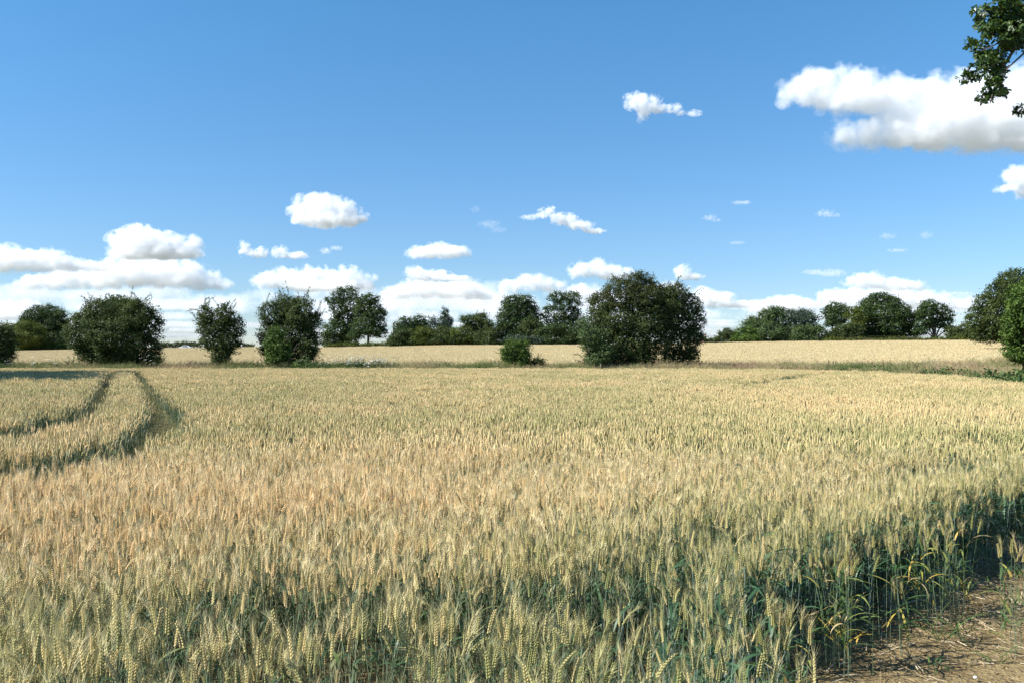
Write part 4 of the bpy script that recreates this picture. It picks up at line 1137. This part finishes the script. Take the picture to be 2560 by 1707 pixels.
if 'far' not in SKIP:
    # ---- telegraph pole and line
    D = 262; x_ = wx(983, D); z_ = tz(x_, D)
    top = wz(808, D)
    tp = empty('telegraph_pole', (x_, D, z_)); tag(tp, 'thin dark telegraph pole between the pair of oaks and the shrub belt', 'telegraph pole')
    mb = MB(); mb.tube([(0, 0, -.1), (0, 0, (top - z_) * .5), (.04, 0, top - z_)], [.19, .165, .14], 8); mb.build('pole', M_post, tp)
    mb = MB(); mb.tube([(-.42, 0, top - z_ - .45), (.45, 0, top - z_ - .45)], .05, 6); mb.build('cross_arm', M_post, tp)
    mb = MB()
    for q in (-.36, .38):
        mb = MB(); mb.tube([(q, 0, top - z_ - .41), (q, 0, top - z_ - .30), (q, 0, top - z_ - .24)], [.045, .06, .03], 6); mb.build('insulator', M_white, tp)
    mb = MB()
    a, b = np.array([wx(1640, 262), 262, wz(799, 262)]), np.array([wx(2470, 250), 250, wz(803, 250)])
    t = np.linspace(0, 1, 24)[:, None]
    P = a + (b - a) * t; P[:, 2] -= 2.1 * 4 * (t[:, 0] * (1 - t[:, 0])) * .55
    mb.tube(P - a, .016, 4); o = mb.build('overhead_wire', M_wire); o.location = a; tag(o, 'thin overhead wire crossing the sky right of the largest bush', 'wire')
    # ---- cars on the road behind the crest
    M_tyre = plain('tyre', (.02, .02, .02), .9); M_glass = plain('car_glass', (.03, .04, .05), .08); M_rim = plain('rim', (.45, .45, .46), .3, .8); M_lamp = plain('lamp_lens', (.7, .7, .68), .15)
    def car(px, D, col, label, rz, H=1.46):
        x_ = wx(px, D); z_ = tz(x_, D)
        r = empty('parked_car', (x_, D, z_)); r.rotation_euler = (0, 0, rz); tag(r, label, 'car')
        M = plain('car_paint', col, .25)
        prof = [(-2.1, .35), (-2.13, .62), (-2.05, .86), (-1.35, .97), (-.75, H - .04), (-.2, H), (.75, H - .01), (1.35, 1.06), (1.95, .98), (2.1, .7), (2.08, .35), (1.65, .28), (-1.7, .28)]
        mb = MB(); n = len(prof); V = []
        for (q, k) in ((-.83, .93), (-.74, 1.0), (.74, 1.0), (.83, .93)):
            for (a, b) in prof: V.append((a * (.97 if k < 1 else 1), q * (.82 if b > 1.05 else 1), .3 + (b - .3) * (k if b > .9 else 1)))
        F = [[i * n + j, i * n + (j + 1) % n, (i + 1) * n + (j + 1) % n, (i + 1) * n + j] for i in range(3) for j in range(n)]
        mb.add(V, F); mb.add(V[:n], [list(range(n))[::-1]]); mb.add(V[3 * n:], [list(range(n))])
        mb.build('body', M, r)
        for sy in (-1, 1):
            mb = MB(); q = .80 * sy
            mb.add([(-1.12, q, 1.02), (-.68, q * .86, H - .13), (-.02, q * .855, H - .10), (-.02, q, 1.02)], [[0, 1, 2, 3]])
            mb.add([(.06, q, 1.02), (.06, q * .855, H - .10), (.68, q * .86, H - .12), (1.15, q, 1.04)], [[0, 1, 2, 3]])
            mb.v = [v + np.array([0, .012 * sy, 0]) for v in mb.v]
            mb.build('side_window', M_glass, r)
            for wxx in (-1.32, 1.28):
                mb = MB(); mb.tube([(wxx, sy * .62, .31), (wxx, sy * .86, .31)], .31, 16); w = mb.build('wheel', M_tyre, r)
                mb = MB(); mb.tube([(wxx, sy * .80, .31), (wxx, sy * .875, .31)], .18, 12); mb.build('rim', M_rim, w)
            mb = MB(); mb.box((-2.09, sy * .6, .70), (.08, .30, .14)); mb.build('headlight', M_lamp, r)
        mb = MB(); mb.add([(-1.30, -.62, 1.0), (-.80, -.56, H - .06), (-.80, .56, H - .06), (-1.30, .62, 1.0)], [[0, 1, 2, 3]]); mb.v = [v + np.array([-.02, 0, .02]) for v in mb.v]; mb.build('windscreen', M_glass, r)
    car(463.5, 301, (.82, .82, .82), 'white car on the skyline in front of the hedge, left of the narrowest bush', .06)
    car(44, 305, (.16, .17, .18), 'dark car on the skyline between the left edge bush and the yellow green tree', -.05)
    mb = MB(); mb.tube([(0, 0, -.05), (0, 0, 1.0)], .07, 8); mb.box((0, -.08, 1.12), (.55, .03, .5)); mb.box((0, -.10, 1.12), (.44, .02, .38))
    o = mb.build('marker_sign', plain('sign_white', (.8, .8, .8), .5)); x_ = wx(604, 283); o.location = (x_, 283, tz(x_, 283)); tag(o, 'small white marker on the skyline right of the narrowest bush', 'marker')
    # ---- house whose chimneys show behind the crest
    D = 335; x0 = wx(1752, D); z_ = tz(x0, D)
    hr = empty('brick_house', (x0, D, z_)); tag(hr, 'brick house behind the crest with two orange chimneys showing right of the largest bush', 'house')
    M_brick = plain('brick', (.34, .15, .10), .9, var=.3, bscale=6); M_tile = plain('roof_tile', (.22, .10, .07), .85, var=.3, bscale=5); M_pot = plain('clay_pot', (.62, .24, .11), .8)
    ridge = wz(847.5, D) - z_; eav = ridge - 2.6
    mb = MB(); mb.box((-1.5, 0, eav / 2), (11, 6.4, eav)); mb.add([(-7, -3.2, eav), (-7, 3.2, eav), (-7, 0, ridge - .05), (4, -3.2, eav), (4, 3.2, eav), (4, 0, ridge - .05)], [[0, 2, 1], [3, 4, 5]]); mb.build('wall', M_brick, hr)
    mb = MB(); V = []
    for xx in (-7.3, 4.3): V += [(xx, -3.7, eav - .4), (xx, 0, ridge), (xx, 3.7, eav - .4), (xx, 3.7, eav - .58), (xx, 0, ridge - .2), (xx, -3.7, eav - .58)]
    mb.add(V, [[i, (i + 1) % 6, 6 + (i + 1) % 6, 6 + i] for i in range(6)] + [[0, 5, 4, 1], [1, 4, 3, 2], [6, 7, 10, 11], [7, 8, 9, 10]]); rf = mb.build('roof', M_tile, hr)
    for q, tp_ in ((wx(1758, D) - x0, 838.5), (wx(1763.5, D) - x0, 837.5)):
        h = wz(tp_ + 4, D) - z_
        mb = MB(); mb.box((q, 0, (h + ridge - .6) / 2), (.62, .8, h - ridge + .6)); mb.box((q, 0, h - .12), (.78, .96, .2)); ch = mb.build('chimney', M_brick, rf)
        mb = MB(); mb.tube([(q, 0, h), (q, 0, h + .35), (q, 0, h + .62)], [.24, .20, .22], 8); mb.build('chimney_pot', M_pot, ch)
    for q in (-5, -1.5, 2):
        mb = MB(); mb.box((q, -3.22, eav * .5), (1.2, .1, 1.3)); w = mb.build('window', plain('frame_white', (.8, .8, .78), .5), hr)
        mb = MB(); mb.box((q, -3.285, eav * .5), (1.0, .03, 1.1)); mb.build('pane', M_glass, w)

if 'branch' not in SKIP:
    # ---------------------------------------------------------------- oak reaching in at the top right
    rng = np.random.default_rng(21)
    D = 14.0; s = D / FP
    M_ol = plant_mat('near_oak_leaves', [(0.0, (.020, .048, .012)), (.5, (.055, .105, .018)), (.85, (.11, .165, .028)), (1.0, (.19, .22, .04))], 0, 1.0, 0, .3, .38, .5, bias=.5)
    ox, oy = 13.6, 14.3
    orr = empty('oak_tree', (ox, oy, 0)); tag(orr, 'oak outside the right edge whose leafy branch hangs into the top right corner', 'tree')
    vis = [(2548,15,40,34),(2505,28,34,26),(2472,22,26,22),(2448,26,20,10),(2560,55,40,30),(2505,60,36,28),(2470,52,26,22),(2475,92,26,22),(2515,95,36,28),(2550,105,30,26),(2545,125,18,14),(2447,98,14,10),(2432,116,12,7),(2470,128,26,20),(2500,130,24,20),
           (2475,160,30,22),(2497,165,22,28),(2452,172,18,14),(2425,192,18,12),(2412,212,10,8),(2440,205,16,10),(2478,195,24,20),(2500,200,18,22),(2470,228,20,18),(2490,235,18,20),(2462,258,16,14),(2478,262,18,10),(2498,250,10,12),(2566,284,14,12)]
    out_ = [(2620,0,50,60),(2640,90,60,60),(2700,20,80,80),(2720,140,80,70),(2800,60,100,100),(2840,-100,160,120),(2640,-110,120,90),(2540,-90,80,60),(3000,0,160,140),(3050,-250,220,160),(2850,-330,220,150),(3250,-80,200,180),(3300,-330,240,180),(3450,-150,220,200),(3600,-300,240,200),(3620,0,200,160),(2620,250,50,50),(2680,260,60,50)]
    mb = MB()
    # a lobed oak leaf outline (length 1)
    OUT = np.array([(0, 0), (.12, .05), (.24, .16), (.34, .10), (.46, .24), (.58, .15), (.72, .25), (.84, .14), (1, 0), (.84, -.14), (.72, -.25), (.58, -.15), (.46, -.24), (.34, -.10), (.24, -.16), (.12, -.05)])
    def oak_leaves(mb, base, direc, nrml, size, pv):
        n = len(base)
        a = direc / (np.linalg.norm(direc, axis=1)[:, None] + 1e-9)
        b = np.cross(nrml, a); b /= np.linalg.norm(b, axis=1)[:, None] + 1e-9
        c = np.cross(a, b)
        V = base[:, None, :] + size[:, None, None] * (OUT[None, :, :1] * a[:, None, :] + OUT[None, :, 1:] * b[:, None, :] + (.25 * np.abs(OUT[None, :, 1:]) - .18 * OUT[None, :, :1] ** 2) * c[:, None, :])
        mb.add(V.reshape(-1, 3), np.arange(16 * n).reshape(-1, 16), 0, pv)
    ros = []
    for tb, sp, dep in ((vis, 7.5, .9), (out_, 17, .9)):
        for (p, r, rx, ry) in tb:
            if sp < 10: p += 12; r -= 22 if r > 60 else 8
            c0 = np.array([wx(p, D), oy - .3 + rng.uniform(-.25, .25), wz(r, D)]); r0 = np.array([rx, max(rx, 16) * dep, ry]) * s
            area = 4 * math.pi * (r0[0] * r0[2] + r0[0] * r0[1] + r0[1] * r0[2]) / 3
            k = max(5, int(area / (sp * s) ** 2 * .38))
            d = rng.normal(size=(k, 3)); d /= np.linalg.norm(d, axis=1)[:, None]
            f = rng.uniform(.35, 1.0, k) ** .6
            ros.append((c0 + d * r0 * f[:, None], d))
    C = np.concatenate([a for a, b in ros]); Dn = np.concatenate([b for a, b in ros])
    k = len(C); m_ = 6
    I = np.repeat(np.arange(k), m_)
    axis = Dn * .7 + np.array([0, 0, .2]) + rng.normal(0, .35, (k, 3)); axis /= np.linalg.norm(axis, axis=1)[:, None]
    perp = rng.normal(0, 1, (len(I), 3)); perp -= axis[I] * (perp * axis[I]).sum(1)[:, None]; perp /= np.linalg.norm(perp, axis=1)[:, None]
    direc = perp * .85 + axis[I] * .45 + np.array([0, 0, -.22])
    nr = axis[I] * .9 + np.array([0, 0, .35]) - perp * .3
    oak_leaves(mb, C[I] + rng.normal(0, .012, (len(I), 3)), direc, nr, rng.uniform(.05, .092, len(I)), np.clip(.38 + rng.uniform(-.2, .25, k)[I] + rng.normal(0, .14, len(I)), 0, 1))
    mb.v = [v - np.array([ox, oy, 0]) for v in mb.v]
    mb.build('leaves', M_ol, orr)
    mb = MB()
    mb.tube([(0, 0, -.1), (-.05, 0, .5), (-.1, -.1, 2.5), (0, -.1, 4.5), (.1, 0, 7)], [.62, .46, .40, .36, .26], 12); mb.tube([(.1, 0, 6.8), (.6, .2, 9), (.4, .3, 11.2)], [.26, .16, .05], 8)
    mb.build('trunk', M_bark, orr, smooth=True)
    mb = MB()
    mb.tube([(-.05, -.1, 4.2), (-1.2, -.3, 6.0), (-2.9, -.35, 7.35), (-4.4, -.3, 7.7), (-5.3, -.3, 7.25), (-5.75, -.3, 6.6)], [.24, .17, .11, .07, .04, .018], 8)
    mb.tube([(-5.4, -.3, 7.1), (-5.9, -.3, 6.4), (-6.05, -.35, 5.9)], [.022, .014, .006], 5)
    mb.tube([(-5.0, -.3, 7.5), (-5.6, -.4, 7.45), (-6.1, -.3, 7.4)], [.03, .018, .008], 5)
    mb.tube([(-5.15, -.3, 7.3), (-5.72, -.35, 6.95), (-6.15, -.3, 6.75)], [.03, .016, .006], 5)
    mb.tube([(-2.6, -.3, 7.1), (-4.2, -.5, 6.6), (-5.3, -.4, 6.9), (-5.9, -.4, 6.35)], [.08, .05, .025, .01], 6)
    mb.tube([(0, -.1, 4.6), (1.6, .3, 6.4), (3, .4, 7.5)], [.22, .13, .04], 7)
    for q in range(14):
        a = np.array([rng.uniform(-5.6, -4.4), -.3, rng.uniform(6.6, 7.6)]); mb.tube([a, a + rng.normal(0, .15, 3), a + rng.normal(0, .25, 3) + np.array([-.1, 0, -.15])], [.010, .007, .003], 4)
    mb.build('limbs', M_bark, orr, smooth=True)

if 'edge' not in SKIP:
    # ---------------------------------------------------------------- bare edge at the bottom right
    rng = np.random.default_rng(31)
    def split_build(mb, root, names):
        """one mesh per kind of part, chosen by material"""
        for nm, keep in names:
            q = MB(); q.v = list(mb.v); q.n = mb.n; q.f = []
            for F, m, p in mb.f:
                k = np.isin(m, keep)
                if k.any(): q.f.append((F[k], m[k], p[k]))
            if not q.f: continue
            o = q.build(nm, WM2, root)
            me = o.data                                           # drop the vertices no face uses
            used = np.zeros(len(me.vertices), bool)
            li = np.empty(len(me.loops), np.int32); me.loops.foreach_get('vertex_index', li); used[li] = True
            import bmesh
            bm = bmesh.new(); bm.from_mesh(me); bm.verts.ensure_lookup_table()
            bmesh.ops.delete(bm, geom=[v for v in bm.verts if not used[v.index]], context='VERTS'); bm.to_mesh(me); bm.free()
    def fixed(name, stops):
        return plant_mat(name, stops, 0, 1.0, 0, .28, .5, .3, bias=.5)
    WM2 = [fixed('edge_ear', [(0.0, (.24, .27, .07)), (.6, (.42, .38, .14)), (1.0, (.62, .48, .22))]), fixed('edge_awn', [(0.0, (.40, .38, .15)), (1.0, (.70, .56, .30))]),
           fixed('edge_stem', [(0.0, (.16, .24, .12)), (1.0, (.34, .42, .26))]), fixed('edge_leaf', [(0.0, (.035, .08, .022)), (.55, (.085, .15, .042)), (.75, (.30, .30, .07)), (.9, (.55, .36, .07)), (1.0, (.56, .44, .24))])]
    def broad_leaves(mb, rng, base, n, z0, z1, l0, l1, w):
        for i in range(n):
            a = rng.uniform(0, 6.283); o = np.array([math.cos(a), math.sin(a), 0]); sd2 = np.array([-o[1], o[0], 0]); L = rng.uniform(l0, l1)
            p = np.array([base[0] + rng.normal(0, .03), base[1] + rng.normal(0, .03), rng.uniform(z0, z1)]); e = rng.uniform(.5, 1.4); dr = rng.uniform(.8, 2.8); V = []
            tw = rng.uniform(-.9, .9)
            for k in range(8):
                f = k / 7; ww = w * rng.uniform(.9, 1.1) * (1 - f ** 2.4) * (.5 + .5 * min(1, f * 4)); sv = sd2 * math.cos(tw * f) + np.array([0, 0, 1]) * math.sin(tw * f)
                V += [p - sv * ww, p + sv * ww]; an = e - dr * f; p = p + (o * math.cos(an) + np.array([0, 0, 1]) * math.sin(an)) * L / 7
            V = np.array(V); V[:, 2] = np.maximum(V[:, 2], .012)
            mb.add(V, [[2 * k, 2 * k + 1, 2 * k + 3, 2 * k + 2] for k in range(7)], 3, rng.uniform(0, 1))
    def wheat_clump(x_, y_, n, spread, label, seed, nleaf=10, H=(.58, .70), ears=True):
        rg_ = np.random.default_rng(seed); r = empty('wheat_clump', (x_, y_, tz(x_, y_))); tag(r, label, 'wheat')
        mb = MB()
        for i in range(n):
            b = rg_.normal(0, spread, 2); wheat_plant(mb, rg_, b, 0, rg_.uniform(*H), ear=ears and rg_.random() < .9)
        broad_leaves(mb, rg_, (0, 0), nleaf, .1, .55, .16, .30, .0085)
        split_build(mb, r, (('stems', [2]), ('ears', [0, 1]), ('leaves', [3])))
    wheat_clump(2.07, 5.52, 26, .085, 'dense clump of wheat with yellowed leaves standing out on the bare soil', 1, 26)
    wheat_clump(1.33, 4.35, 15, .06, 'wheat clump with spread bristles at the bottom edge beside the dark gap', 2, 12)
    wheat_clump(2.48, 5.9, 5, .05, 'thin clump of wheat behind the dense yellowed clump', 3, 8)
    wheat_clump(2.47, 5.62, 2, .02, 'lone thin wheat stalk on bare soil right of the dense yellowed clump', 4, 3, (.34, .42))
    wheat_clump(3.36, 6.7, 15, .1, 'wheat clump at the corner of the crop above the grass tufts', 5, 16)
    wheat_clump(3.26, 5.72, 12, .07, 'sparse wheat cut off by the right edge of the picture', 6, 8)
    wheat_clump(4.95, 8.75, 9, .09, 'pale stemmed wheat clump where the soil path leaves the picture', 7, 8)
    wheat_clump(2.95, 6.45, 18, .12, 'leafy green wheat clump left of the corner of the crop', 8, 26, (.5, .66))
    for x_, y_, n_, h, lb, sd_ in ((2.88, 6.02, 16, .40, 'tall bright green grass tuft on the bare soil', 1), (3.06, 6.1, 9, .26, 'smaller green grass tuft right of the tall one', 2), (3.55, 6.35, 6, .22, 'sparse grass blades on the shaded soil near the right edge', 3), (3.36, 5.35, 8, .30, 'grass tuft low at the right edge beside the sparse wheat', 4), (4.35, 7.9, 12, .18, 'low green tuft on the path below the corner of the crop', 5), (2.62, 5.5, 7, .14, 'tiny green tuft beside the lone thin wheat stalk', 6), (4.0, 7.3, 10, .16, 'spreading green tuft on the soil below the corner clump', 7), (3.05, 5.62, 8, .15, 'small green tuft left of the sparse wheat at the right edge', 8)):
        rg_ = np.random.default_rng(50 + sd_); mb = MB()
        broad_leaves(mb, rg_, (0, 0), n_, 0, .03, h * .7, h * 1.3, .0055)
        mb.f = [(F, m * 0, p * .6) for F, m, p in mb.f]
        o = mb.build('grass_tuft', [WM2[3]]); o.location = (x_, y_, tz(x_, y_)); tag(o, lb, 'grass tuft')
    # straw litter and clods
    n = 16000
    y = rng.uniform(2.2, 13, n); x = rng.uniform(.4, 9.5, n); ok = x > right_edge(y) - .35; x, y = x[ok], y[ok]; n = len(x)
    mb = MB(); a = rng.uniform(0, 6.283, n); L = rng.uniform(.015, .08, n) * rng.uniform(.5, 1.2, n); w = rng.uniform(.0016, .0038, n); z0 = terrain(x, y) + .012 + rng.uniform(0, .02, n)
    d = np.c_[np.cos(a), np.sin(a), rng.normal(0, .15, n)]; s_ = np.c_[-np.sin(a), np.cos(a), np.zeros(n)]; c = np.c_[x, y, z0]
    V = np.stack([c - d * L[:, None] - s_ * w[:, None], c + d * L[:, None] - s_ * w[:, None], c + d * L[:, None] + s_ * w[:, None] + [0, 0, .003], c - d * L[:, None] + s_ * w[:, None] + [0, 0, .003]], 1)
    mb.add(V.reshape(-1, 3), np.arange(4 * n).reshape(-1, 4), 0, rng.uniform(0, 1, n))
    tag(mb.build('straw_litter', [fixed('straw', [(0.0, (.22, .16, .09)), (.5, (.45, .35, .21)), (1.0, (.68, .58, .40))])]), 'broken straw lying on the bare brown soil', kind='stuff')
    mb = MB(); V0, F0 = ico()
    import bmesh
    bm = bmesh.new(); bmesh.ops.create_icosphere(bm, subdivisions=1, radius=1.0); v1 = np.array([v.co[:] for v in bm.verts]); f1 = np.array([[v.index for v in f.verts] for f in bm.faces]); bm.free()
    for i in range(1500):
        yy = rng.uniform(2.2, 12); xx = rng.uniform(.5, 8.5)
        if xx < right_edge(yy) - .3: continue
        r = rng.uniform(.004, .03) * rng.uniform(.4, 1.2)
        mb.add(v1 * rng.uniform(.7, 1.25, (len(v1), 1)) * r * np.array([1.2, 1, .7]) + np.array([xx, yy, tz(xx, yy) + r * .3]), f1, 0, .5)
    tag(mb.build('soil_clods', [M_soil]), 'small crumbs and clods on the bare soil', kind='stuff')
    mb = MB(); mb.add(V0 * (1 + .10 * noise2(V0[:, :2] * 2, 1.0, 3)[:, None]) * np.array([.012, .010, .009]), F0)
    o = mb.build('white_stone', plain('flint', (.8, .78, .74), .6), smooth=True); o.location = (wx(2432, 5.33), 5.33, .02); tag(o, 'small white stone on the soil at the bottom right', 'stone')
